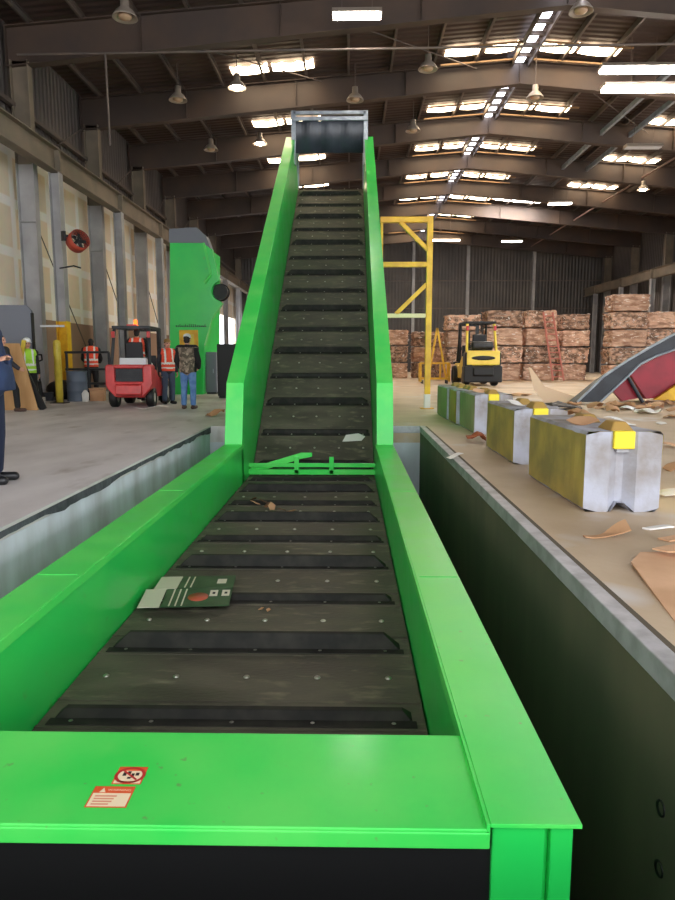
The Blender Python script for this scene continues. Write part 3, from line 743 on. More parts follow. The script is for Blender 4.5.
# ------------------------------------------------------------------ concrete blocks
def conc_block(name, L_, side, label, loc, rz=0.0):
    """interlocking block: V key along the top, matching notch below, grooved end"""
    w, h = .31, .66
    ro = thing(name, label, 'concrete block', loc, rz, 'interlocking concrete blocks')
    # profile in x,z with rounded arrises, notch at the bottom
    prof = [(-w, .03), (-w + .03, 0), (-.085, 0), (-.03, .075), (.03, .075), (.085, 0), (w - .03, 0), (w, .03), (w, h - .025), (w - .025, h), (.09, h), (-.09, h), (-w + .025, h), (-w, h - .025)]
    nseg = 14; m = MB(); rr = random.Random(hash(label) % 1000 if False else len(label))
    def ring(y, gr):
        out = []
        for (x, z) in prof:
            out.append((x, y, z))
        return out
    # ends carry a vertical groove
    front = []
    n = len(prof); vs = []
    for j in range(nseg + 1):
        y = L_ * j / nseg
        for (x, z) in prof:
            vs.append((x + (rr.uniform(-.006, .006)), y, z + (rr.uniform(-.005, .005) if z > .01 else 0)))
    fs = []; mi = []
    for j in range(nseg):
        for i in range(n):
            a = j*n + i; b = j*n + (i+1) % n
            fs.append((a, b, b + n, a + n))
    m.add(vs, fs, 0)
    for k in range(len(m.f)):
        i = k % n
        if i in (13,): m.m[k] = 1          # long side towards the pit
        if i in (7,): m.m[k] = 2           # other long side
    # end faces with groove: columns of quads
    cols = [-w, -.2, -.11, -.03, .03, .11, .2, w]
    for (y0, sgn) in ((0, -1), (L_, 1)):
        gv = []
        for x in cols:
            d = .075 if abs(x) < .05 else (.0 if abs(x) > .1 else .0)
            zb = .075 if abs(x) < .05 else (.0 if abs(x) < w else .03)
            zt = h if abs(x) < w else h - .025
            gv += [(x, y0 - sgn * d, zb), (x, y0 - sgn * d, h * .5), (x, y0 - sgn * d, zt)]
        fs = []
        for c in range(len(cols) - 1):
            for r_ in range(2):
                a = c*3 + r_; f = (a, a + 3, a + 4, a + 1)
                fs.append(f if sgn < 0 else f[::-1])
        m.add(gv, fs, 0)
    o = m.build('block_body', [CONC, side, PAINTY], ro)
    # raised key studs on the top
    for y in (L_ * .12, L_ * .55):
        MB().add([(-.1, y - .16, h - .004), (.1, y - .16, h - .004), (.1, y + .16, h - .004), (-.1, y + .16, h - .004), (-.05, y - .09, h + .075), (.05, y - .09, h + .075), (.05, y + .09, h + .075), (-.05, y + .09, h + .075)],
                 [(3,2,1,0),(4,5,6,7),(0,1,5,4),(1,2,6,5),(2,3,7,6),(3,0,4,7)]).build('key_stud', BLKO, ro, bevel=.012)
    MB().box((-.085, -.012, h - .14), (.085, .05, h + .006)).build('paint_patch', PAINTY, ro, bevel=.01)
    MB().box((-.05, .02, h - .17), (.05, .09, h - .002)).build('groove_fill', CONC, ro)
    return ro
conc_block('concrete_block', 1.66, BLKY, 'olive-yellow painted concrete block nearest the front, its grey notched end showing', (2.22, 5.5, 0), R(.6))
conc_block('concrete_block', 1.55, BLKY, 'second concrete block of the row, olive side with a grey corner', (2.24, 8.0, 0), R(.4))
conc_block('concrete_block', 1.5, BLKG, 'third concrete block of the row, grey-green stained side', (2.36, 11.2, 0), R(.3))
conc_block('concrete_block', .95, BLKO, 'fourth concrete block of the row, short and ochre painted', (2.30, 12.75, 0), R(.2))
conc_block('concrete_block', 1.5, BLKG, 'last concrete block of the row, at the foot of the yellow frame', (2.27, 13.78, 0), R(.2))

# ------------------------------------------------------------------ cardboard on the floor
def curl(ax, amp, fr): return lambda x, y: amp * math.sin(fr * (x if ax == 'x' else y))
G = lambda px, py: (lambda p: (p.x, p.y))(P(px, py, (lambda v: 1.25 / v)( ((py - 450) / 680 * math.cos(R(7.7)) + math.sin(R(7.7))) )))
gx, gy = G(655, 590)
card_sheet('cardboard_sheet', [(lambda q: (q[0] - gx, q[1] - gy))(G(*q)) for q in [(631, 566), (640, 556), (664, 555), (700, 553), (740, 600), (715, 650), (675, 622)]], .012, CARDP, (gx, gy, .004), (0, 0, 0), 'large flat tan cardboard sheet on the floor beside the pit edge', 'cardboard', None, lambda x, y: .012 * (1 + math.sin(4*x + 2*y)))
x, y = G(606, 537)
card_sheet('cardboard_scrap', [(-.16, -.05), (.03, -.08), (.15, -.06), (.16, .08), (.08, .05), (-.04, -.0), (-.16, .0)], .008, CARD, (x, y, .003), (0, 0, 0), 'curled brown cardboard scrap lying just in front of the nearest concrete block', 'cardboard', 'floor scraps', lambda x, y: max(0, .32 * (x + y*1.2)) * .8 + .02 * math.sin(14*x))
x, y = G(657, 530)
card_sheet('paper_strip', [(-.10, .02), (-.06, -.02), (.05, -.03), (.12, -.01), (.1, .03), (-.04, .04)], .012, PAPER, (x, y, .002), (0, 0, 0), 'small cream strip on the floor beyond the curled scrap', 'paper', None, lambda x, y: .01 * math.sin(20*x))
x, y = G(672, 541)
card_sheet('cardboard_scrap', [(-.08, .04), (-.04, -.05), (.12, -.06), (.14, .06)], .01, CARDP, (x, y, .002), (0, 0, 0), 'small rounded tan cardboard scrap at the picture edge above the large sheet', 'cardboard', 'floor scraps', lambda x, y: .012 * math.sin(16*x))
card_sheet('cardboard_scrap', [(-.03, .1), (.02, .0), (.3, -.12), (.3, .14)], .01, CARDP, tuple(G(664, 562)) + (.05,), (0, 0, 0), 'tan cardboard piece lying on top of the large flat sheet', 'cardboard', 'floor scraps', lambda x, y: .02 * math.sin(9*x))
x, y = G(476, 442)
card_sheet('orange_scrap', [(-.16, -.1), (.16, -.1), (.13, .12), (-.13, .12)], .02, mat('scrap_orange', (176, 96, 56), (140, 72, 44), 8, rough=.8), (x, y, .002), (0, 0, R(5)), 'crumpled orange-brown scrap on the floor between block row and pit', 'scrap', None, lambda x, y: .1 * math.cos(10*x) * math.cos(8*y) + .03 * math.sin(30*x))
x, y = G(452, 459)
card_sheet('paper_scrap', [(-.09, -.06), (.1, -.05), (.08, .05), (-.08, .07)], .006, PAPER, (x + .03, y, .01), (0, 0, .3), 'white paper scrap lying on the steel edge of the pit', 'paper', None, lambda x, y: .03 * math.sin(18*x))
# scraps lying on the block row
rs = random.Random(21)
tops = [((2.06, 6.05, .668), 'on the nearest block, pit side'), ((2.40, 6.05, .668), 'on the nearest block, bale side'), ((2.06, 8.5, .668), 'on the second block'), ((2.2, 11.68, .668), 'on the third block')]
for i, (l, w_) in enumerate(tops):
    card_sheet('cardboard_scrap', [(-.1, -.07), (.1, -.1), (.12, .08), (-.08, .11)], .006, [CARD, PAPER, PAPER, CARDP][i], l, (0, 0, rs.uniform(0, 3)), '%s scrap lying %s' % (['brown', 'white', 'pale', 'tan'][i], w_), 'scrap', 'scraps on the blocks', lambda x, y: .03 * math.sin(12*x + 9*y))
# large pale curved board standing behind the row and dark rubbish beside it
card_sheet('curved_board', [(-.35, 1.0), (-.28, .98), (.1, .45), (.95, .16), (.86, .0), (.1, .0), (-.2, .35)], .015, mat('cardboard_light', (240, 208, 176), rough=.8), tuple(G(541, 402)) + (.0,), (R(82), 0, 0), 'pale curved cardboard offcut standing up behind the concrete blocks', 'cardboard', None, None)
card_sheet('dark_sack', [(-.5, -.3), (.5, -.35), (.6, .25), (-.3, .35)], .03, BLACK, tuple(G(556, 409)) + (.002,), (0, 0, .2), 'crumpled dark plastic sack on the floor under the curved offcut', 'sack', None, lambda x, y: .16 * math.cos(2.3*x) * math.cos(3*y) + .05 * math.sin(11*x) * math.sin(9*y))
spots = [(594, 408), (607, 409), (618, 408), (628, 410), (612, 412), (640, 409), (655, 408), (668, 405), (660, 424), (672, 418), (585, 417), (670, 447), (674, 470), (668, 496), (570, 405), (590, 396), (560, 419), (575, 416), (646, 413), (674, 411), (455, 398), (520, 396)]
for i, (px, py) in enumerate(spots):
    x, y = G(px, py); s = rs.uniform(.5, 1.1) * (1.0 if py < 420 else .5) * .42
    pts = [(s * rs.uniform(.6, 1.1) * math.cos(t), s * rs.uniform(.5, .9) * math.sin(t)) for t in (0.2, 1.3, 2.5, 3.6, 4.6, 5.5)]
    f1, f2, am = rs.uniform(2, 6), rs.uniform(2, 6), rs.uniform(.03, .10) * (1 if py < 420 else .6)
    card_sheet('cardboard_scrap', pts, .012, [CARD, CARDP, CARD, PAPER, CARD][i % 5], (x, y, .003), (0, 0, rs.uniform(0, 6)),
               'crumpled %s scrap, %s piece of litter %s' % (['brown', 'tan', 'brown', 'white', 'brown'][i % 5], ('%s' % ORD[i]) if i < 22 else ['last but one', 'last'][i - 22], 'around the red chute' if py < 420 else 'beyond the nearest block'),
               'scrap', 'floor scraps', (lambda f1, f2, am: lambda x, y: am * math.sin(f1*x/.4 + 1) * math.cos(f2*y/.4))(f1, f2, am))

# ------------------------------------------------------------------ bales
def bale_mesh(seed, w=1.0, d=1.0, h=1.0):
    bm = bmesh.new(); bmesh.ops.create_cube(bm, size=1.0)
    bmesh.ops.subdivide_edges(bm, edges=bm.edges[:], cuts=13, use_grid_fill=True)
    off = Vector((seed * 7.3, seed * 3.1, seed * 5.7))
    for v in bm.verts:
        p = Vector(v.co)
        # rounded corners
        q = Vector((abs(p.x), abs(p.y), abs(p.z))) * 2
        r = sum(max(0, c - .86) ** 2 for c in q) ** .5
        n = p.normalized()
        a = mnoise.noise(p * 3.2 + off) * .045 + mnoise.noise(Vector((p.x*8, p.y*8, p.z*22)) + off) * .03 + mnoise.noise(p * 17 + off) * .018
        strap = .022 * max(0, math.cos(p.x * 2 * math.pi * 4.0)) ** 12
        v.co = p + n * (a - strap) - n * max(0, r - .1) * .28
        v.co.z = max(-.5, v.co.z)
    bm.normal_update()
    # torn flaps sticking out of the faces
    rr = random.Random(seed)
    for i in range(26):
        f = rr.choice(bm.faces[:]) ; c = f.calc_center_median(); n = f.normal.copy()
        if n.z < -.5 or len(f.verts) != 4: continue
        t = n.cross(Vector((rr.random(), rr.random(), rr.random()))).normalized(); u = n.cross(t)
        a, b = rr.uniform(.04, .11), rr.uniform(.02, .06)
        q = [c - t*a, c + t*a, c + t*a*.8 + u*b + n*rr.uniform(.02, .06), c - t*a*.7 + u*b + n*rr.uniform(.02, .07)]
        fa = bm.faces.new([bm.verts.new(x) for x in q]); fa.material_index = 1 if rr.random() < .3 else 0
    me = bpy.data.meshes.new('bale'); bm.to_mesh(me); bm.free(); return me
BM = [bale_mesh(i + 1) for i in range(6)]
for i, me in enumerate(BM):
    me.materials.append(BALE if i % 2 == 0 else BALE2); me.materials.append(PAPER)
rb_ = random.Random(5)
def bale(x, y, z, w, d, h, k, label):
    o = bpy.data.objects.new('cardboard_bale', BM[k % 6]); COL.objects.link(o)
    o.scale = (w * .93, d * .92, h * .935); o.location = (x, y, z + h * .935 / 2 + .002)
    o.rotation_euler = (0, 0, rb_.uniform(-.03, .03) + (math.pi if rb_.random() < .5 else 0))
    return tag(o, label, 'bale', 'cardboard bales')
LAY = ['bottom', 'second', 'third', 'fourth', 'fifth']
# (centre x, front y, width, layer heights)
stacks = [(6.35, 38.6, 2.1, [.95, .9, .95, .9]), (8.55, 38.2, 2.2, [1.0, .95, 1.0, .95]), (10.65, 38.6, 1.95, [1.0, .95, 1.0, .98]), (12.65, 38.9, 1.75, [.95, .95, .95, .9]),
          (15.0, 37.2, 2.15, [.93, .93, .95, .93, .95]), (17.3, 38.0, 2.2, [.95, .95, .97, .95]), (19.3, 38.8, 1.7, [.95, .95, .95, .9])]
q = 0
for i, (x, y, w, hs) in enumerate(stacks):
    z = 0
    for j, h in enumerate(hs):
        bale(x + rb_.uniform(-.05, .05), y + .75 + rb_.uniform(-.06, .06), z, w, 1.5, h, q, 'cardboard bale, %s layer of the %s stack going away from the yellow forklift' % (LAY[j], ORD[i])); z += h; q += 1
for i, (x, y, w, hs) in enumerate([(2.75, 43.6, 1.9, [1.0, 1.05, 1.0]), (4.8, 44.0, 1.9, [1.0, 1.0, .95])]):
    z = 0
    for j, h in enumerate(hs):
        bale(x, y, z, w, 1.5, h, q + 1, 'cardboard bale, %s layer of %s stack seen through the yellow frame' % (LAY[j], ['the inner', 'the outer'][i])); z += h; q += 1
for i, (x, y, z, w, h) in enumerate([(5.0, 41.2, 0, 1.4, 1.0), (5.1, 41.2, 1.0, 1.2, .9), (5.2, 41.3, 1.9, 1.2, .9)]):
    bale(x, y, z, w, 1.4, h, q + i + 2, 'loose ragged bale, %s in the leaning pile beside the yellow forklift' % ['lowest', 'middle', 'topmost'][i])

# red ladder leaning on the bales
ld = thing('ladder', 'faded red ladder leaning against the bale stack', 'ladder', (11.45, 37.75, 0))
A0, A1 = Vector((0, 0, 0)), Vector((-.55, .62, 3.75))
for s in (-.3, .3):
    MB().add([], []).tube(A0 + Vector((s, 0, .02)), A1 + Vector((s * .85, 0, 0)), .055, n=8).build('rail', LADR, ld)
for i in range(11):
    t = (i + .7) / 11.3; c = A0.lerp(A1, t)
    MB().tube(c + Vector((-.29, 0, 0)), c + Vector((.29, 0, 0)), .035, n=8).build('rung', LADR, ld)

# ------------------------------------------------------------------ red and grey chute lying at the bales
ch = thing('hopper_chute', 'tipped chute with curved grey side, red inside and yellow foot bar', 'chute', (0, 0, 0))
def W(px, py, Y):   # point on the plane y = Y
    a = co.location; d = (P(px, py, 10) - a); t = Y / d.y; return a + d * t
Yc = 18.6
outer = [(577, 402), (604, 376), (628, 360), (652, 346), (676, 333), (700, 322)]
inner = [(700, 340), (676, 349), (656, 356), (640, 364), (628, 376), (600, 402)]
for (nm, m, dy0, dy1, idx) in (('side_plate', CHUTEG, 0, .10, 0), ):
    pl = [(W(a, b, Yc).x, max(.0, W(a, b, Yc).z)) for a, b in outer + inner]
    MB().prism(pl, Yc, Yc + .1, 'y').build(nm, m, ch, bevel=.01)
def edge(pts, nm):
    m = MB(); q = [W(a, b, Yc) for a, b in pts]; q = [Vector((p.x, Yc - .01, max(.03, p.z))) for p in q]
    m.path(q, .035, 8); m.build(nm, GALV, ch)
edge(outer, 'rim'); edge(inner, 'rim')
pl = [(W(a, b, Yc + .5).x, max(.0, W(a, b, Yc + .5).z)) for a, b in [(630, 374), (642, 365), (660, 356), (700, 343), (700, 394), (664, 397), (646, 399)]]
MB().prism(pl, Yc + .5, Yc + 1.9, 'y').build('red_panel', CHUTER, ch, bevel=.01)
pl = [(W(a, b, Yc + .35).x, max(.0, W(a, b, Yc + .35).z)) for a, b in [(612, 390), (627, 378), (640, 398), (622, 401)]]
MB().prism(pl, Yc + .35, Yc + .5, 'y').build('red_flap', CHUTER, ch, bevel=.01)
pl = [(W(a, b, Yc + .3).x, max(.0, W(a, b, Yc + .3).z)) for a, b in [(654, 400), (678, 384), (700, 378), (700, 402)]]
MB().prism(pl, Yc + .3, Yc + .45, 'y').build('foot_bar', YEL, ch, bevel=.02)
MB().tube(W(628, 377, Yc + .25), Vector((W(643, 400, Yc + .25).x, Yc + .25, .04)), .05, n=8).build('stay', CHUTEG, ch)
# curved bottom sheet joining both sides
bs = MB(); q = [W(a, b, Yc) for a, b in outer]
for a, b in zip(q, q[1:]):
    z0, z1 = max(.04, a.z - .14), max(.04, b.z - .14)
    bs.add([(a.x, Yc + .1, z0), (b.x, Yc + .1, z1), (b.x, Yc + .7, z1), (a.x, Yc + .7, z0), (a.x, Yc + .1, z0 - .03), (b.x, Yc + .1, z1 - .03), (b.x, Yc + .7, z1 - .03), (a.x, Yc + .7, z0 - .03)], [(0,1,2,3), (7,6,5,4)])
bs.build('curved_sheet', CHUTEG, ch)

# ------------------------------------------------------------------ yellow frame beside the conveyor
yf = thing('post_frame', 'tall yellow steel post with two braced arms reaching to the conveyor', 'frame', (1.92, 17.0, 0))
def yb(nm, a, b, w, parent=yf, m=YEL):
    a = Vector(a); b = Vector(b); d = (b - a); L_ = d.length; q = d.to_track_quat('Z', 'Y').to_matrix().to_4x4()
    return MB().box((-w/2, -w/2, 0), (w/2, w/2, L_), 0, Matrix.Translation(a) @ q).build(nm, m, parent, bevel=.008)
yb('post', (0, 0, .36), (0, 0, 4.62), .14); yb('post_foot', (0, 0, 0), (0, 0, .36), .15, m=PAPER)
MB().box((-.16, -.16, 0), (.16, .16, .02)).build('foot_plate', YEL, yf)
yb('arm', (-1.20, 0, 4.55), (.07, 0, 4.55), .13); yb('arm', (-1.20, 0, 3.5), (-.07, 0, 3.5), .12); yb('arm', (-1.20, 0, 2.28), (-.07, 0, 2.28), .10, m=mat('yellow_faded', (236, 224, 176), rough=.5))
yb('diagonal_brace', (-.72, 0, 4.5), (-.05, 0, 3.85), .10); yb('diagonal_brace', (-.80, 0, 2.32), (-.05, 0, 3.04), .10)
yb('inner_post', (-1.16, 0, 0), (-1.16, 0, 4.5), .06)
# yellow work platform cage in front of the bales
cg = thing('platform_cage', 'yellow wheeled platform cage with an A-frame in front of the distant bales', 'cage', (4.15, 33.5, 0))
for (a, b) in (((-.7, 0, .25), (.7, 0, .25)), ((-.7, 0, 1.0), (.7, 0, 1.0)), ((-.7, .6, 1.0), (.7, .6, 1.0)), ((-.7, .6, .25), (.7, .6, .25)), ((-.7, 0, .1), (-.7, 0, 1.0)), ((.7, 0, .1), (.7, 0, 1.0)), ((-.7, .6, .1), (-.7, .6, 1.0)), ((.7, .6, .1), (.7, .6, 1.0)),
               ((-.25, 0, .25), (-.25, 0, 1.0)), ((.25, 0, .25), (.25, 0, 1.0)), ((-.7, 0, .25), (-.7, .6, .25)), ((.7, 0, .25), (.7, .6, .25))):
    yb('cage_bar', a, b, .09, cg)
yb('mast_bar', (-.3, .3, .2), (.1, .3, 2.7), .1, cg); yb('mast_bar', (.6, .3, .2), (.1, .3, 2.7), .1, cg)
for x in (-.6, .6):
    for y in (0.05, .55): MB().tube((x - .03, y, .09), (x + .03, y, .09), .09, n=14).build('wheel', BLACK, cg)
x, y = G(382, 384); tag(MB().lathe([(0, 0), (.16, 0), (.17, .5), (.10, .62), (.06, .8), (0, .82)], n=14).build('white_container', PAPER, loc=(x + .2, y, 0)), 'white plastic container standing on the floor by the far bales', 'container')
# ------------------------------------------------------------------ forklifts
def forklift(label, loc, rz, paint, s=1.0, style='red', lights=True):
    """seen from behind: rear faces local -y"""
    ro = thing('forklift', label, 'forklift', loc, rz, None); ro.scale = (s, s, s)
    # chassis
    MB().prism([(-.95, .25), (.75, .22), (.95, .35), (.95, .75), (.3, .62), (-.2, .98), (-.95, .98)], -.5, .5, 'x').build('chassis', paint, ro, bevel=.04, seg=3)
    # counterweight with a window for the radiator
    lo = BLACK if style == 'yellow' else paint
    m = MB()
    m.prism([(-.56, .50), (-.36, .28), (.36, .28), (.56, .50), (.60, .62), (.60, 1.06), (.56, 1.12), (.40, 1.12), (.36, 1.02), (.36, .68), (-.36, .68), (-.36, 1.02), (-.40, 1.12), (-.56, 1.12), (-.60, 1.06), (-.60, .62)], -1.22, -.82, 'y')
    m.box((-.38, -1.20, 1.02), (.38, -.9, 1.12))
    m.prism([(-1.34, .36), (-1.22, .30), (-1.2, .64), (-1.30, .60)], -.34, .34, 'x')
    m.build('counterweight', lo, ro, bevel=.035, seg=3)
    g = MB().box((-.36, -1.10, .66), (.36, -1.05, 1.03))
    for i in range(7): g.box((-.34, -1.13, .70 + i * .047), (.34, -1.10, .715 + i * .047))
    g.build('radiator_grille', DARKM, ro)
    if style == 'yellow':
        MB().ball((0, -1.235, .92), (.40, .02, .075), 8, 20).build('vent_slot', BLACK, ro)
        MB().box((-.56, -1.235, .68), (.56, -1.02, 1.16)).build('rear_cover', paint, ro, bevel=.05, seg=3)
        MB().box((-.64, -1.26, .12), (.64, -.9, .66)).build('bumper', BLACK, ro, bevel=.04)
        for x in (-.22, .22): MB().lathe([(0, 0), (.05, 0), (.055, .03), (.03, .05)], (x, -1.265, .42), 12, M=Matrix.Rotation(R(90), 4, 'X')).build('work_lamp', GALV, ro)
    # seat and hood
    MB().prism([(-.75, .98), (.05, .98), (.02, 1.14), (-.72, 1.30 if style == 'red' else 1.18)], -.36, .36, 'x').build('hood', WHITEM if style == 'red' else paint, ro, bevel=.03)
    st = MB().box((-.24, -.5, 1.14), (.24, 0, 1.26)).prism([(-.56, 1.2), (-.46, 1.2), (-.52, 1.72), (-.62, 1.70)], -.23, .23, 'x').build('seat', GLASSD, ro, bevel=.04, seg=3)
    # overhead guard
    def bar(nm, a, b, r, m=DARKM): return MB().tube(a, b, r, n=8).build(nm, m, ro)
    gm = DARKM if style == 'red' else BLACK
    for x in (-.5, .5):
        bar('guard_post', (x, -.98, 1.0), (x * .9, -.72, 2.08), .045, gm if style == 'red' else paint)
        bar('guard_post', (x, .52, .8), (x * .9, .32, 2.08), .04, gm)
    rf_ = MB().box((-.5, -.76, 2.06), (-.43, .38, 2.13)).box((.43, -.76, 2.06), (.5, .38, 2.13)).box((-.5, -.80, 2.05), (.5, -.70, 2.13)).box((-.5, .30, 2.05), (.5, .38, 2.13))
    for i in range(6): rf_.box((-.38 + i * .14, -.75, 2.08), (-.34 + i * .14, .35, 2.11))
    rf_.build('overhead_guard', gm, ro, bevel=.01)
    # dash, wheel, levers
    MB().prism([(.32, .62), (.52, .62), (.46, 1.36), (.36, 1.36)], -.36, .36, 'x').build('dashboard', DARKM, ro, bevel=.02)
    sw = MB(); M = Matrix.Translation((0, .22, 1.42)) @ Matrix.Rotation(R(30), 4, 'X')
    n = 20
    for i in range(n):
        a, b = 2*math.pi*i/n, 2*math.pi*(i+1)/n
        sw.tube(M @ Vector((.17*math.cos(a), .17*math.sin(a), 0)), M @ Vector((.17*math.cos(b), .17*math.sin(b), 0)), .016, n=6)
    sw.tube(M @ Vector((-.16, 0, 0)), M @ Vector((.16, 0, 0)), .012, n=6).tube(M @ Vector((0, 0, 0)), (0, .38, 1.2), .02, n=6)
    sw.build('steering_wheel', BLACK, ro)
    # mast, carriage and forks at the front
    ms = MB()
    for x in (-.36, .26): ms.box((x, .98, .1), (x + .10, 1.12, 2.12))
    for z in (.4, 1.2, 2.05): ms.box((-.36, 1.0, z), (.36, 1.08, z + .09))
    ms.box((-.05, 1.0, .2), (.05, 1.1, 1.9)); ms.build('mast', DARKM, ro)
    MB().box((-.5, 1.14, .3), (.5, 1.2, .38)).box((-.5, 1.14, .7), (.5, 1.2, .78)).build('carriage', DARKM, ro)
    for x in (-.3, .2): MB().box((x, 1.2, .05), (x + .1, 1.25, .75)).box((x, 1.2, .04), (x + .1, 2.2, .08)).build('fork', DARKM, ro)
    # wheels
    for (x, y, r, w) in ((-.5, .72, .33, .22), (.5, .72, .33, .22), (-.48, -.82, .26, .2), (.48, -.82, .26, .2)):
        k = r
        t = MB().lathe([(.55*r, -w/2), (.92*r, -w/2), (r, -w/2 + .03), (r, w/2 - .03), (.92*r, w/2), (.55*r, w/2)], n=24, M=Matrix.Rotation(R(90), 4, 'Y')).build('tyre', BLACK, ro, loc=(x, y, k))
        MB().lathe([(0, w*.2), (.3*r, w*.3), (.56*r, w*.42), (.56*r, -w*.42), (.3*r, -w*.3), (0, -w*.2)], n=20, M=Matrix.Rotation(R(90), 4, 'Y')).build('wheel_hub', HUBM if style == 'red' else BLACK, t)
    if style == 'red':
        MB().lathe([(0, .16), (.04, .15), (.055, .1), (.055, 0), (.08, 0), (.08, -.03), (0, -.03)], (0, -.3, 2.16), 14).build('beacon', ORNG, ro)
        MB().box((-.12, -.74, 2.13), (.12, -.62, 2.17)).build('lamp_bar', RED, ro)
    else:
        MB().lathe([(.0, -.36), (.14, -.34), (.15, -.28), (.15, .28), (.14, .34), (0, .36)], (0, -.98, 1.32), 18, M=Matrix.Rotation(R(90), 4, 'Y')).build('gas_bottle', DARKM, ro)
    for x in (-.46, .46):
        MB().box((x - .045, -.86, 1.82), (x + .045, -.80, 1.98)).build('tail_lamp', TAIL, ro, bevel=.01)
    return ro
x, y = G(127, 408)
RFX = forklift('red forklift with dark overhead guard and orange beacon, seen from behind', (x, y + 1.2, 0), R(3), RED, .97, 'red')
x, y = G(480, 386)
YFX = forklift('yellow forklift with black bumper parked in front of the bales', (x, y + 1.5, 0), R(3), FYEL, 1.36, 'yellow')

# ------------------------------------------------------------------ people
def remeshed(m, name, mats, parent, vox, smooth=3, sub=0):
    me = m.mesh(name + '_raw'); o = bpy.data.objects.new(name + '_raw', me); COL.objects.link(o)
    md = o.modifiers.new('r', 'REMESH'); md.mode = 'VOXEL'; md.voxel_size = vox; md.use_smooth_shade = True
    if smooth:
        sm = o.modifiers.new('s', 'SMOOTH'); sm.iterations = smooth; sm.factor = .5
    dg = bpy.context.evaluated_depsgraph_get(); dg.update()
    out = bpy.data.meshes.new_from_object(o.evaluated_get(dg)); out.materials.clear()
    bpy.data.objects.remove(o); bpy.data.meshes.remove(me)
    out.name = name
    for p in out.polygons: p.use_smooth = True
    return link(name, out, mats, parent)
def limb(m, pts, rad):
    for i in range(len(pts) - 1): m.tube(pts[i], pts[i+1], rad[i], rad[i+1], n=14)
    for p, r in zip(pts, rad): m.ball(p, r, 8, 12)
def face_paint(o, rules):
    for f in o.data.polygons:
        c = f.center
        for fn, mi in rules:
            if fn(c): f.material_index = mi; break
def rot_pts(d, k, M):
    for q in k: d[q] = M @ d[q]
def person(label, loc, rz, pose=None, top=NAVY, legs=NAVYD, shoes=SHOEB, h=1.78, coat=0.0, hair=HAIRB, hat=None, vest=None, build=1.0, top_style='jacket', beard=None, fold=False, group=None, look=0.0, flare=0.0):
    s = h / 1.78
    ro = thing('person', label, 'person', loc, rz, group); ro.scale = (s, s, s)
    J = dict(pelvis=(0, 0, .96), chest=(0, .01, 1.28), neck=(0, .01, 1.49), head=(0, -.015, 1.65))
    for sd, sg in (('l', 1), ('r', -1)):
        J['sh' + sd] = (sg*.185, .01, 1.43); J['el' + sd] = (sg*.235, .035, 1.14); J['wr' + sd] = (sg*.245, -.03, .89); J['hd' + sd] = (sg*.25, -.06, .80)
        J['hp' + sd] = (sg*.095, 0, .93); J['kn' + sd] = (sg*.11, -.02, .50); J['an' + sd] = (sg*.115, .02, .09); J['to' + sd] = (sg*.135, -.15, .035)
    if pose: J.update(pose)
    V = {k: Vector(v) for k, v in J.items()}
    B = build
    def torso(m, e=0.0):
        m.ball(V['chest'] + Vector((0, 0, .02)), (.165*B + e, .105*B + e, .19 + e)); m.ball(V['chest'].lerp(V['pelvis'], .5), (.145*B + e, .105*B + e, .17 + e)); m.ball(V['pelvis'], (.155*B + e, .115*B + e, .13 + e))
        limb(m, [V['shl'], V['chest'] + Vector((0, 0, .14)), V['shr']], [.066*B + e, .085 + e, .066*B + e])
    bd = MB(); torso(bd)
    limb(bd, [V['chest'] + Vector((0, 0, .12)), V['neck'], V['head'] + Vector((0, .02, -.06))], [.075, .056, .052])
    H = V['head']; HM = Matrix.Translation(H) @ Matrix.Rotation(look, 4, 'Z')
    def hb(c, r): bd.ball(HM @ Vector(c), r, 10, 14)
    hb((0, .005, .025), (.076, .095, .098)); hb((0, -.028, -.045), (.058, .062, .072)); hb((0, -.055, -.088), (.03, .03, .022))
    hb((0, -.098, -.02), (.014, .022, .022)); hb((0, -.088, .008), (.010, .016, .03)); hb((0, -.083, .032), (.05, .02, .012)); hb((0, -.083, -.058), (.026, .014, .010))
    for sg in (1, -1): hb((sg*.077, .012, -.012), (.012, .022, .033)); hb((sg*.05, -.06, -.02), (.024, .02, .022))
    for sd, sg in (('l', 1), ('r', -1)):
        limb(bd, [V['sh'+sd], V['sh'+sd].lerp(V['el'+sd], .5), V['el'+sd], V['el'+sd].lerp(V['wr'+sd], .35), V['wr'+sd]], [.058, .05, .042, .042, .029])
        limb(bd, [V['hp'+sd], V['hp'+sd].lerp(V['kn'+sd], .45), V['kn'+sd], V['kn'+sd].lerp(V['an'+sd], .35), V['an'+sd]], [.092, .08, .056, .058, .038])
        limb(bd, [V['an'+sd] + Vector((0, .02, -.04)), V['to'+sd]], [.04, .032])
        # hand: palm, four unequal curled fingers, thumb from the side
        w = V['wr'+sd]; d = (V['hd'+sd] - w).normalized(); fwd = Vector((0, -1, 0))
        side = d.cross(Vector((sg, 0, 0))); side = side.normalized() if side.length > .1 else Vector((0, -1, 0))   # across the palm, towards the thumb
        if side.y > 0: side = -side
        inn = side.cross(d).normalized()
        if inn.x * sg > 0: inn = -inn
        for t in (-.022, -.007, .008, .022): limb(bd, [w + d*.012 + side*t*.6, w + d*.085 + side*t*1.35], [.016, .0135])
        for t, L_ in ((-.031, .062), (-.011, .078), (.010, .084), (.030, .075)):
            b0 = w + d*.088 + side*t; b1 = b0 + d*L_*.45 + inn*.008; b2 = b1 + d*L_*.3 + inn*.022; b3 = b2 + d*L_*.15 + inn*.026
            limb(bd, [b0, b1, b2, b3], [.0095, .0085, .0078, .0068])
        t0 = w + d*.03 + side*.024; limb(bd, [t0, t0 + d*.03 + side*.022 + inn*.008, t0 + d*.06 + side*.03 + inn*.018], [.0125, .0105, .0085])
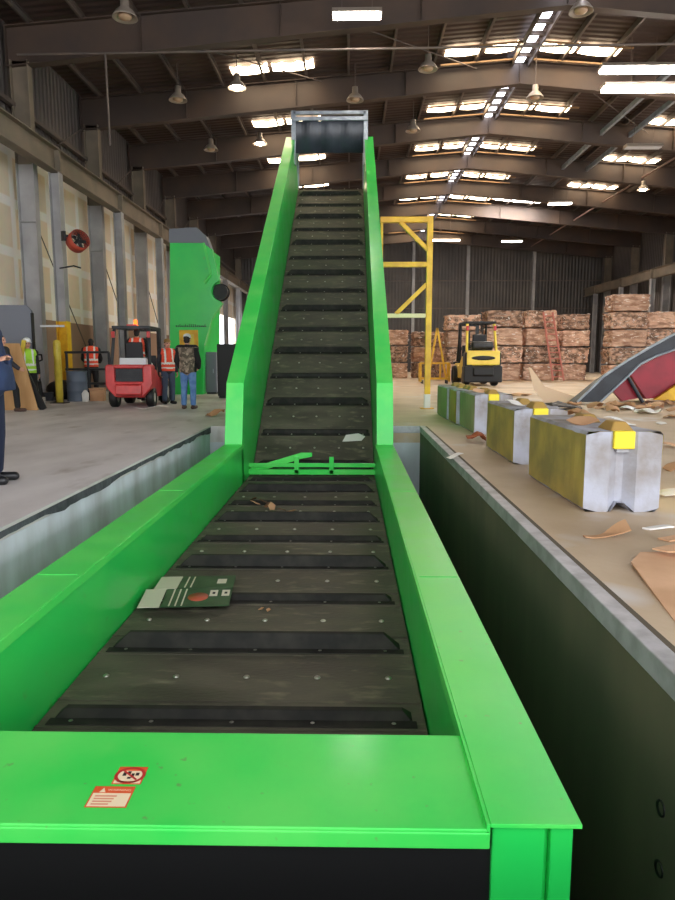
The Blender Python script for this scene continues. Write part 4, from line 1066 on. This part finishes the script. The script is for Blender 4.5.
    body = remeshed(bd, 'body', [SKIN, EYE, LIP, WHITEM], ro, .0085, 2)
    HI = HM.inverted()
    def eye(c):
        q = HI @ c; return q.y < -.05 and abs(q.z - .012) < .0095 and .016 < abs(q.x) < .042
    def mouth(c):
        q = HI @ c; return q.y < -.06 and abs(q.z + .058) < .007 and abs(q.x) < .026
    face_paint(body, [(eye, 1), (mouth, 2)])
    # trousers
    t = MB(); t.ball(V['pelvis'] + Vector((0, 0, -.01)), (.172*B, .128*B, .13))
    for sd in 'lr':
        limb(t, [V['hp'+sd], V['hp'+sd].lerp(V['kn'+sd], .45), V['kn'+sd], V['kn'+sd].lerp(V['an'+sd], .9)], [.108, .096, .076, .068])
    remeshed(t, 'trousers', legs, ro, .014, 2)
    for sd in 'lr':
        sh = MB(); a, b = V['an'+sd], V['to'+sd]; dd = (b - a); dd.z = 0; dd.normalize()
        base = a + Vector((0, 0, -.045))
        limb(sh, [base - dd*.055, base + dd*.05 + Vector((0, 0, -.005)), Vector((b.x, b.y, b.z + .01))], [.046, .05, .043]); limb(sh, [a + Vector((0, 0, .02)), base], [.05, .05])
        zmin = a.z - .088
        for i, p in enumerate(sh.v): sh.v[i] = (p[0], p[1], max(zmin, p[2]))
        remeshed(sh, 'shoe', shoes, ro, .011, 2)
    # jacket or coat with sleeves, collar and hem
    j = MB(); torso(j, .03)
    for sd in 'lr':
        limb(j, [V['sh'+sd], V['sh'+sd].lerp(V['el'+sd], .5), V['el'+sd], V['el'+sd].lerp(V['wr'+sd], .93)], [.082, .073, .064, .05])
    limb(j, [V['chest'] + Vector((0, .01, .17)), V['neck'] + Vector((0, .012, .0))], [.09, .066])
    hem = V['pelvis'] + Vector((0, 0, -.06 - coat))
    j.lathe([(0, 0), (1, 0), (.98, .25), (.9, .5), (0, .5)], n=24, M=Matrix.Translation(hem) @ Matrix.Diagonal((.185*B + coat*.3 + flare, .15*B + coat*.3 + flare, .5 + coat*.8, 1)))
    jk = remeshed(j, 'coat' if coat else 'jacket', [top, BLKC], ro, .014, 2)
    if top_style == 'camo':
        face_paint(jk, [(lambda c: (c - V['chest']).x**2 > .034 and c.z < 1.46, 1), (lambda c: c.z > 1.47, 1)])
    if vest is not None:
        v = MB(); v.ball(V['chest'] + Vector((0, 0, .02)), (.165*B + .048, .105*B + .048, .225)); limb(v, [V['shl'].lerp(V['chest'], .2) + Vector((0, 0, .02)), V['chest'] + Vector((0, 0, .14)), V['shr'].lerp(V['chest'], .2) + Vector((0, 0, .02))], [.11, .13, .11]); v.lathe([(0, 0), (1, 0), (.95, .4), (0, .4)], n=24, M=Matrix.Translation(V['pelvis'] + Vector((0, 0, -.05))) @ Matrix.Diagonal((.205*B, .165*B, .8, 1)))
        ov = remeshed(v, 'safety_vest', [vest, REFL], ro, .014, 2)
        face_paint(ov, [(lambda c: abs(c.z - 1.12) < .028 or abs(c.z - 1.0) < .02, 1), (lambda c: abs(abs(c.x) - .105) < .022 and c.z > 1.12, 1)])
    if hair is not None:
        hm = MB()
        for c, r in (((0, .018, .045), (.083, .098, .092)), ((0, .05, -.02), (.074, .062, .075))): hm.ball(HM @ Vector(c), r, 10, 16)
        ho = remeshed(hm, 'hair', hair, ro, .010, 1)
        bm = bmesh.new(); bm.from_mesh(ho.data)
        bmesh.ops.delete(bm, geom=[f for f in bm.faces if (lambda q: q.y < -.045 and q.z < .075)(HI @ f.calc_center_median())], context='FACES'); bm.to_mesh(ho.data); bm.free()
    if hat == 'hard':
        MB().lathe([(.125, 0), (.128, .006), (.100, .012), (.099, .05), (.085, .09), (.05, .118), (0, .128)], n=24, M=HM @ Matrix.Translation((0, -.005, .045)) @ Matrix.Diagonal((.95, 1.15, 1, 1))).build('hard_hat', HATW, ro)
    elif hat:
        hm_ = {'cap': CAPW, 'tan': HATY}[hat]
        MB().lathe([(.092, 0), (.093, .04), (.08, .075), (.045, .098), (0, .103)], n=24, M=HM @ Matrix.Translation((0, .004, .042)) @ Matrix.Diagonal((.95, 1.12, 1, 1))).ball(HM @ Vector((0, -.12, .05)), (.07, .075, .012), 8, 16).build('cap', hm_, ro)
    if beard:
        MB().ball(HM @ Vector((0, -.045, -.075)), (.066, .055, .055)).build('beard', HAIRD, ro)
    return ro
# man in the navy coat at the picture edge, facing across the pit with folded arms
x, y = G(-6, 483)
fold = dict(ell=(.27, -.04, 1.17), elr=(-.27, -.04, 1.17), wrl=(.05, -.19, 1.20), wrr=(-.06, -.16, 1.15), hdl=(-.04, -.185, 1.22), hdr=(.03, -.155, 1.14))
person('person in a navy jacket with folded arms, cut by the picture edge', (x, y, 0), R(96), dict(fold, tol=(.14, -.15, .035)), coat=0, flare=.07, h=1.84, hair=HAIRB, build=1.16)
# man walking behind him
x, y = G(17, 412)
person('person in dark clothes and brown shoes striding behind the navy jacket', (x - .28, y, 0), R(85), dict(hpl=(.09, -.02, .93), knl=(.1, -.24, .52), anl=(.1, -.26, .09), tol=(.11, -.43, .035), knr=(-.1, .10, .50), anr=(-.1, .30, .12), tor=(-.11, .16, .035),
       ell=(.24, -.06, 1.15), wrl=(.24, -.27, 1.0), hdl=(.24, -.36, .98)), top=DARKC, legs=BLKC, shoes=SHOE, hair=HAIRD, coat=.1)
x, y = G(29, 405)
person('person in white hard hat and lime vest standing behind the leaning board', (W(27, 350, 17.0).x, 17.0, 0), R(40), None, top=BLKC, legs=BLKC, hat='hard', vest=VESTL, hair=None, h=1.72)
x, y = G(86, 400)
person('person in an orange safety vest leaning forward behind the dark railing', (x - .28, y + 1.3, 0), R(195), dict(chest=(0, -.07, 1.27), neck=(0, -.13, 1.46), head=(0, -.19, 1.61), shl=(.185, -.10, 1.40), shr=(-.185, -.10, 1.40), ell=(.25, -.2, 1.15), elr=(-.25, -.2, 1.15), wrl=(.2, -.42, 1.05), wrr=(-.2, -.42, 1.05), hdl=(.19, -.5, 1.02), hdr=(-.19, -.5, 1.02)),
       top=BLKC, legs=BLKC, vest=VESTO, hair=HAIRD, h=1.9)
x, y = G(169, 404)
person('person in orange vest and tan cap standing beside the red forklift', (x, y, 0), R(35), None, top=DARKC, legs=DENIMD, vest=VESTO, hat='tan', hair=HAIRD, h=1.76)
x, y = G(189, 409)
person('person in camouflage jacket, blue jeans and white cap facing away', (x, y, 0), R(176), dict(ell=(.27, .0, 1.15), elr=(-.27, .0, 1.15), wrl=(.23, -.13, .98), wrr=(-.23, -.13, .98), hdl=(.17, -.2, .94), hdr=(-.17, -.2, .94)), top=CAMO, legs=DENIM, shoes=SHOE, hat='cap', hair=HAIRD, h=1.83, top_style='camo', build=1.12, coat=.02)
sit = {}
for sd, sg in (('l', 1), ('r', -1)):
    sit.update({'hp'+sd: (sg*.1, 0, .93), 'kn'+sd: (sg*.13, -.42, .96), 'an'+sd: (sg*.13, -.52, .55), 'to'+sd: (sg*.13, -.68, .50), 'el'+sd: (sg*.26, -.12, 1.16), 'wr'+sd: (sg*.14, -.36, 1.14), 'hd'+sd: (sg*.12, -.44, 1.14)})
d = person('person in orange vest driving the red forklift, seen through its guard', (RFX.location.x + .03, RFX.location.y - .26, .30), R(186), sit, top=BLKC, legs=DENIMD, vest=VESTO, hair=HAIRD, hat=None, h=1.72)

# ------------------------------------------------------------------ green baler behind the people
gb = thing('baler', 'tall green baler tower with grey cap and a round port', 'baler', (0, 0, 0))
Yb = 23.5
def WB(px, py, Y=Yb): p = W(px, py, Y); return (p.x, max(0, p.z))
body = [(170, 400), (170, 243), (203, 243), (212, 249), (219, 281)]
pr_ = [WB(*p) for p in body]
cxp, czp = WB(221, 291); rp = .33
arc = [(cxp + rp * math.cos(t), czp + rp * math.sin(t)) for t in [R(100 + 16 * i) for i in range(11)]]
pr_ += arc + [WB(*p) for p in [(222, 303), (212, 318), (204, 345), (203, 400)]]
MB().prism(pr_, Yb, Yb + .3, 'y').build('front_plate', GREEN, gb)
MB().prism([WB(*q_) for q_ in [(171, 400), (171, 243), (202, 243), (202, 400)]], Yb + .3, Yb + 3.2, 'y').build('tower', GREEN, gb)
cp = [WB(*p) for p in [(169, 243), (169, 229), (196, 227), (206, 236), (211, 249), (203, 243)]]
MB().prism(cp, Yb - .03, Yb + .5, 'y').build('cap', GREYP, gb, bevel=.02)
MB().prism([WB(*p) for p in [(203, 243), (205, 243), (212, 274), (210, 275)]], Yb - .06, Yb, 'y').build('edge_rib', GREENP, gb)
MB().tube((WB(205, 283)[0], Yb - .05, WB(205, 283)[1]), (WB(211, 275)[0], Yb - .05, WB(211, 275)[1]), .05, n=8).build('edge_stop', GREENP, gb)
MB().lathe([(rp - .06, 0), (0, 0)], n=28, M=Matrix.Translation((cxp - .1, Yb + .6, czp)) @ Matrix.Rotation(R(90), 4, 'X')).lathe([(rp - .06, 0), (rp - .03, .02), (rp - .03, .06)], n=28, M=Matrix.Translation((cxp - .1, Yb + .6, czp)) @ Matrix.Rotation(R(90), 4, 'X')).tube((cxp - .1, Yb + .28, czp), (cxp - .1, Yb + .58, czp), rp - .06, n=28).build('port', BLACK, gb)
a = WB(180, 352); b = WB(198, 330)
MB().box((a[0], Yb - .04, a[1]), (b[0], Yb, b[1])).build('yellow_hatch', YEL, gb, bevel=.01)
MB().box((a[0] + .2, Yb - .06, a[1]), (b[0] - .14, Yb - .04, b[1] - .14)).build('hatch_inset', YELP, gb)
tm = MB(); r_ = random.Random(2); xx = WB(176, 325)[0]; zz = WB(176, 327)[1]; x1_ = WB(205, 325)[0]
while xx < x1_:
    w_ = r_.uniform(.04, .06); hh = r_.choice((.06, .06, .09)); tm.box((xx, Yb - .012, zz), (xx + w_ * .45, Yb, zz + hh)); tm.box((xx, Yb - .012, zz), (xx + w_, Yb, zz + .02)); xx += w_ + .012
tm.build('lettering', mat('lettering_dark', (24, 70, 48), rough=.5), gb)
# cabinets beside it
def cabinet(name, px0, px1, pyt, pyb, dep, m, label, cat):
    x0_, y0_ = G(px0, pyb); x1_, _ = G(px1, pyb); zt = W(px0, pyt, y0_).z
    ro = thing(name, label, cat, ((x0_ + x1_)/2, y0_, 0)); w = x1_ - x0_
    MB().box((-w/2, 0, .06), (w/2, dep, zt)).build('body', m, ro, bevel=.015)
    MB().box((-w/2 + .04, -.02, .12), (w/2 - .04, 0, zt - .05)).build('door', m, ro, bevel=.01)
    MB().box((w/2 - .12, -.045, zt*.5), (w/2 - .09, -.02, zt*.5 + .14)).build('handle', GALV, ro)
    MB().box((-w/2 + .03, .03, 0), (w/2 - .03, dep - .03, .06)).build('plinth', BLACK, ro)
    return ro
cabinet('control_cabinet', 206, 217, 352, 394, .5, GREYP, 'grey control cabinet standing at the side of the green baler', 'cabinet')
cabinet('power_unit', 218, 240, 344, 398, .9, BLACK, 'black power unit housing between green baler and conveyor', 'machine')

# ------------------------------------------------------------------ clutter along the board wall
def railing(label, x0_, x1_, y_):
    ro = thing('railing', label, 'railing', (x0_, y_, 0)); w = x1_ - x0_
    for z in (1.42, .92, .5): MB().path([(-.05, 0, z), (w, 0, z)], .035, 8).build('rail', DARKM, ro)
    for t in (0, .5, 1.0): MB().tube((w * t, 0, 0), (w * t, 0, 1.42), .04, n=8).build('rail_post', DARKM, ro)
    return ro
x, y = G(64, 401); x1_, _ = G(107, 401)
railing('dark pipe railing between yellow post and red forklift', x, x1_, y + .35)
x, y = G(60, 403)
bo = thing('bollard', 'pale yellow bollard in front of the yellow-footed post', 'bollard', (x, y, 0))
MB().lathe([(0, 0), (.10, 0), (.10, 1.66), (.08, 1.73), (0, 1.76)], n=18).build('bollard_pipe', YELP, bo)
MB().box((-.2, -.2, 0), (.2, .2, .02)).build('bollard_plate', DARKM, bo)
tj = thing('pallet_jack', 'black hand pallet jack parked at the foot of the pale bollard', 'pallet jack', (x - .42, y - .25, 0), R(12))
MB().box((-.28, .3, .06), (-.12, 1.4, .12)).box((.12, .3, .06), (.28, 1.4, .12)).box((-.28, .15, .06), (.28, .32, .3)).build('fork_frame', DARKM, tj)
MB().tube((0, .1, .2), (0, -.05, .62), .05, n=8).build('pump', DARKM, tj)
MB().path([(0, .1, .3), (0, -.12, 1.15), (-.12, -.14, 1.2), (-.12, -.18, 1.34), (.12, -.18, 1.34), (.12, -.14, 1.2), (0, -.12, 1.15)], .022, 8).build('tow_handle', BLACK, tj)
for s in (-.07, .07): MB().lathe([(0, -.03), (.09, -.03), (.09, .03), (0, .03)], n=14, M=Matrix.Translation((s, .05, .09)) @ Matrix.Rotation(R(90), 4, 'Y')).build('steer_wheel', HUBM, tj)
x, y = G(78, 401)
ba = thing('drum', 'blue-grey steel drum standing under the dark railing', 'drum', (x, y, 0))
MB().lathe([(0, 0), (.29, 0), (.30, .02), (.285, .04), (.285, .28), (.30, .30), (.285, .32), (.285, .56), (.30, .58), (.285, .60), (.285, .84), (.30, .86), (.29, .88), (.27, .86), (0, .86)], n=28).build('drum_shell', BARREL, ba)
MB().lathe([(0, .87), (.035, .87), (.04, .86)], (.15, .1, 0), 10).build('bung', DARKM, ba)
x, y = G(97, 401)
bx = thing('cardboard_box', 'small open cardboard box on the floor beside the drum', 'box', (x, y + .1, 0), R(8))
MB().box((-.2, -.15, 0), (.2, -.14, .3)).box((-.2, .14, 0), (.2, .15, .3)).box((-.2, -.15, 0), (-.19, .15, .3)).box((.19, -.15, 0), (.2, .15, .3)).box((-.2, -.15, 0), (.2, .15, .01)).build('box_body', CARD, bx)
for s in (-1, 1): MB().box((-.2, -.005 if s > 0 else -.13, 0), (.2, .13 if s > 0 else .005, .006), 0, Matrix.Translation((0, s*.15, .3)) @ Matrix.Rotation(R(35 * s), 4, 'X')).build('flap', CARDP, bx)
x, y = G(89, 401)
tag(MB().lathe([(0, 0), (.09, 0), (.1, .24), (.06, .3), (.03, .34), (0, .34)], n=12).build('white_jug', PAPER, loc=(x + .04, y - .35, 0)), 'white plastic jug between the drum and the cardboard box', 'jug')
# leaning boards
x, y = G(24, 410)
def lean(name, w, h, th, m, loc, ang, rz, label, cat):
    o = MB().box((-w/2, 0, 0), (w/2, th, h)).build(name, m, bevel=.004); o.location = loc; o.rotation_euler = (R(-ang), 0, rz); return tag(o, label, cat)
p0 = W(38, 407, 16.3)
board = MB().prism([(-.40, 0), (.62, 0), (.15, 1.62), (-.40, 1.62)], 0, .03, 'y').build('plywood_board', WOODP, bevel=.004)
board.location = (p0.x - .62, 16.3, 0); board.rotation_euler = (R(-8), 0, 0); tag(board, 'tan cut plywood board standing on the floor behind the dark-clothed walker', 'board')
yb2 = MB().box((-.05, 0, 0), (.05, .03, 1.72)).build('yellow_batten', YELP); yb2.location = (p0.x - .72, 16.55, 0); yb2.rotation_euler = (R(-8), R(8), 0); tag(yb2, 'pale yellow batten leaning just behind the plywood board', 'batten')
st_ = MB()
for a in (R(20),): st_.box((-.06, 0, 0), (.10, .05, 1.2))
o = st_.build('black_strut', BLACK); o.location = (p0.x + .05, 16.42, 0); o.rotation_euler = (R(-5), R(-26), 0); tag(o, 'black strut propped against the edge of the plywood board', 'strut')
g0 = W(31, 305, 17.5); g1 = W(-8, 305, 17.5)
gs = thing('grey_door_panel', 'large grey sheet panel standing against the wall behind the plywood', 'panel', ((g0.x + g1.x)/2, 17.5, 0))
w_ = g0.x - g1.x
MB().prism([(-w_/2, 0), (w_/2, 0), (w_/2, g0.z - .14), (w_/2 - .14, g0.z), (-w_/2, g0.z)], 0, .06, 'y').build('panel_sheet', GREYP, gs, bevel=.01)
MB().box((w_/2 - .02, -.02, .2), (w_/2 + .02, .08, g0.z - .2)).build('edge_channel', BLACK, gs)
MB().box((-w_/2, .06, .3), (w_/2 - .1, .14, .42)).box((-w_/2, .06, 1.9), (w_/2 - .1, .14, 2.02)).build('panel_rail', DARKM, gs)
# fan on the wall column
fp = W(78, 241, 20.2)
fa = thing('drum_fan', 'red-orange drum fan bracketed to the post above the yellow foot', 'fan', tuple(fp), R(50)); fa.scale = (.68, .68, .68)
M = Matrix.Rotation(R(72), 4, 'X')
MB().lathe([(.40, -.26), (.43, -.26), (.43, .22), (.40, .22), (.39, .0), (.40, -.26)], n=30, M=M).build('fan_drum', mat('fan_orange', (178, 70, 50), rough=.5), fa)
gr = MB()
for rr_ in (.1, .2, .3, .39):
    n = 24
    for zz in (.23,):
        for i in range(n):
            a, b = 2*math.pi*i/n, 2*math.pi*(i+1)/n
            gr.tube(M @ Vector((rr_*math.cos(a), rr_*math.sin(a), zz)), M @ Vector((rr_*math.cos(b), rr_*math.sin(b), zz)), .008, n=5)
for i in range(8):
    a = math.pi*i/8; gr.tube(M @ Vector((-.4*math.cos(a), -.4*math.sin(a), .23)), M @ Vector((.4*math.cos(a), .4*math.sin(a), .23)), .008, n=5)
gr.build('fan_grille', DARKM, fa)
for i in range(5):
    a = 2*math.pi*i/5
    MB().box((.05, -.07, -.01), (.36, .07, .01), 0, M @ Matrix.Rotation(a, 4, 'Z') @ Matrix.Rotation(R(30), 4, 'X')).build('fan_blade', DARKM, fa)
MB().ball((0, 0, 0), .09).build('fan_hub', DARKM, fa)
MB().box((-.5, .1, .12), (.0, .18, .22)).box((-.62, .05, -.05), (-.5, .25, .35)).build('fan_bracket', DARKM, fa)
ho = W(74, 268, 20.3)
tag(MB().path([(ho.x - .5, 20.5, ho.z + .02), (ho.x, 20.3, ho.z + .06), (ho.x + .2, 20.3, ho.z)], .025, 6).build('wall_hook', DARKM), 'dark hook bracket on the post below the drum fan', 'bracket')
# dark rubbish behind the bollard
x, y = G(48, 402)
tag(MB().ball((0, 0, .3), (.5, .35, .3)).ball((.3, .1, .22), (.35, .3, .22)).build('rubbish_sack', BLACK, loc=(x - .05, y + 1.15, 0)), 'slumped black rubbish sack by the wall beside the pale bollard', 'sack')
tag(MB().box((-.36, 0, 0), (.36, .05, .06)).build('white_pole', WHITEM, loc=(W(52, 327, 20.6).x, 20.6, W(52, 327, 20.6).z)), 'white level bar fixed across the wall between column and yellow-footed post', 'bar')
x, y = G(150, 409)
card_sheet('paper_scrap', [(-.4, -.1), (.35, -.12), (.4, .1), (-.3, .12)], .006, PAPER, (x + .1, y - .15, .002), (0, 0, .1), 'white scrap on the floor beside the red forklift wheel', 'paper', None, lambda x, y: .05 * math.sin(8*x))
x, y = G(215, 416)
card_sheet('cardboard_scrap', [(-.2, -.15), (.2, -.12), (.22, .12), (-.18, .16)], .01, CARD, (x, y, .002), (0, 0, .4), 'small brown scrap on the floor behind the lower end of the rising conveyor', 'scrap', 'floor scraps', lambda x, y: .07 * math.sin(12*x + 5*y))

# ------------------------------------------------------------------ light and picture settings
w = bpy.data.worlds.new('daylight'); SC.world = w; w.use_nodes = True
bg = w.node_tree.nodes['Background']
sky = w.node_tree.nodes.new('ShaderNodeTexSky'); sky.sky_type = 'HOSEK_WILKIE'; sky.turbidity = 4.0; sky.ground_albedo = .4
sky.sun_direction = (.35, -.5, .8)
mx = w.node_tree.nodes.new('ShaderNodeMix'); mx.data_type = 'RGBA'; mx.inputs['Factor'].default_value = .75
w.node_tree.links.new(sky.outputs[0], mx.inputs['A']); mx.inputs['B'].default_value = (.95, .97, 1.0, 1)
w.node_tree.links.new(mx.outputs['Result'], bg.inputs['Color']); bg.inputs['Strength'].default_value = WORLD
vs_ = SC.view_settings; vs_.view_transform = 'Standard'; vs_.look = 'None'; vs_.exposure = EXPO; vs_.gamma = 1.0; vs_.use_curve_mapping = False
SC.cycles.use_denoising = True
SC.cycles.max_bounces = 8; SC.cycles.diffuse_bounces = 5
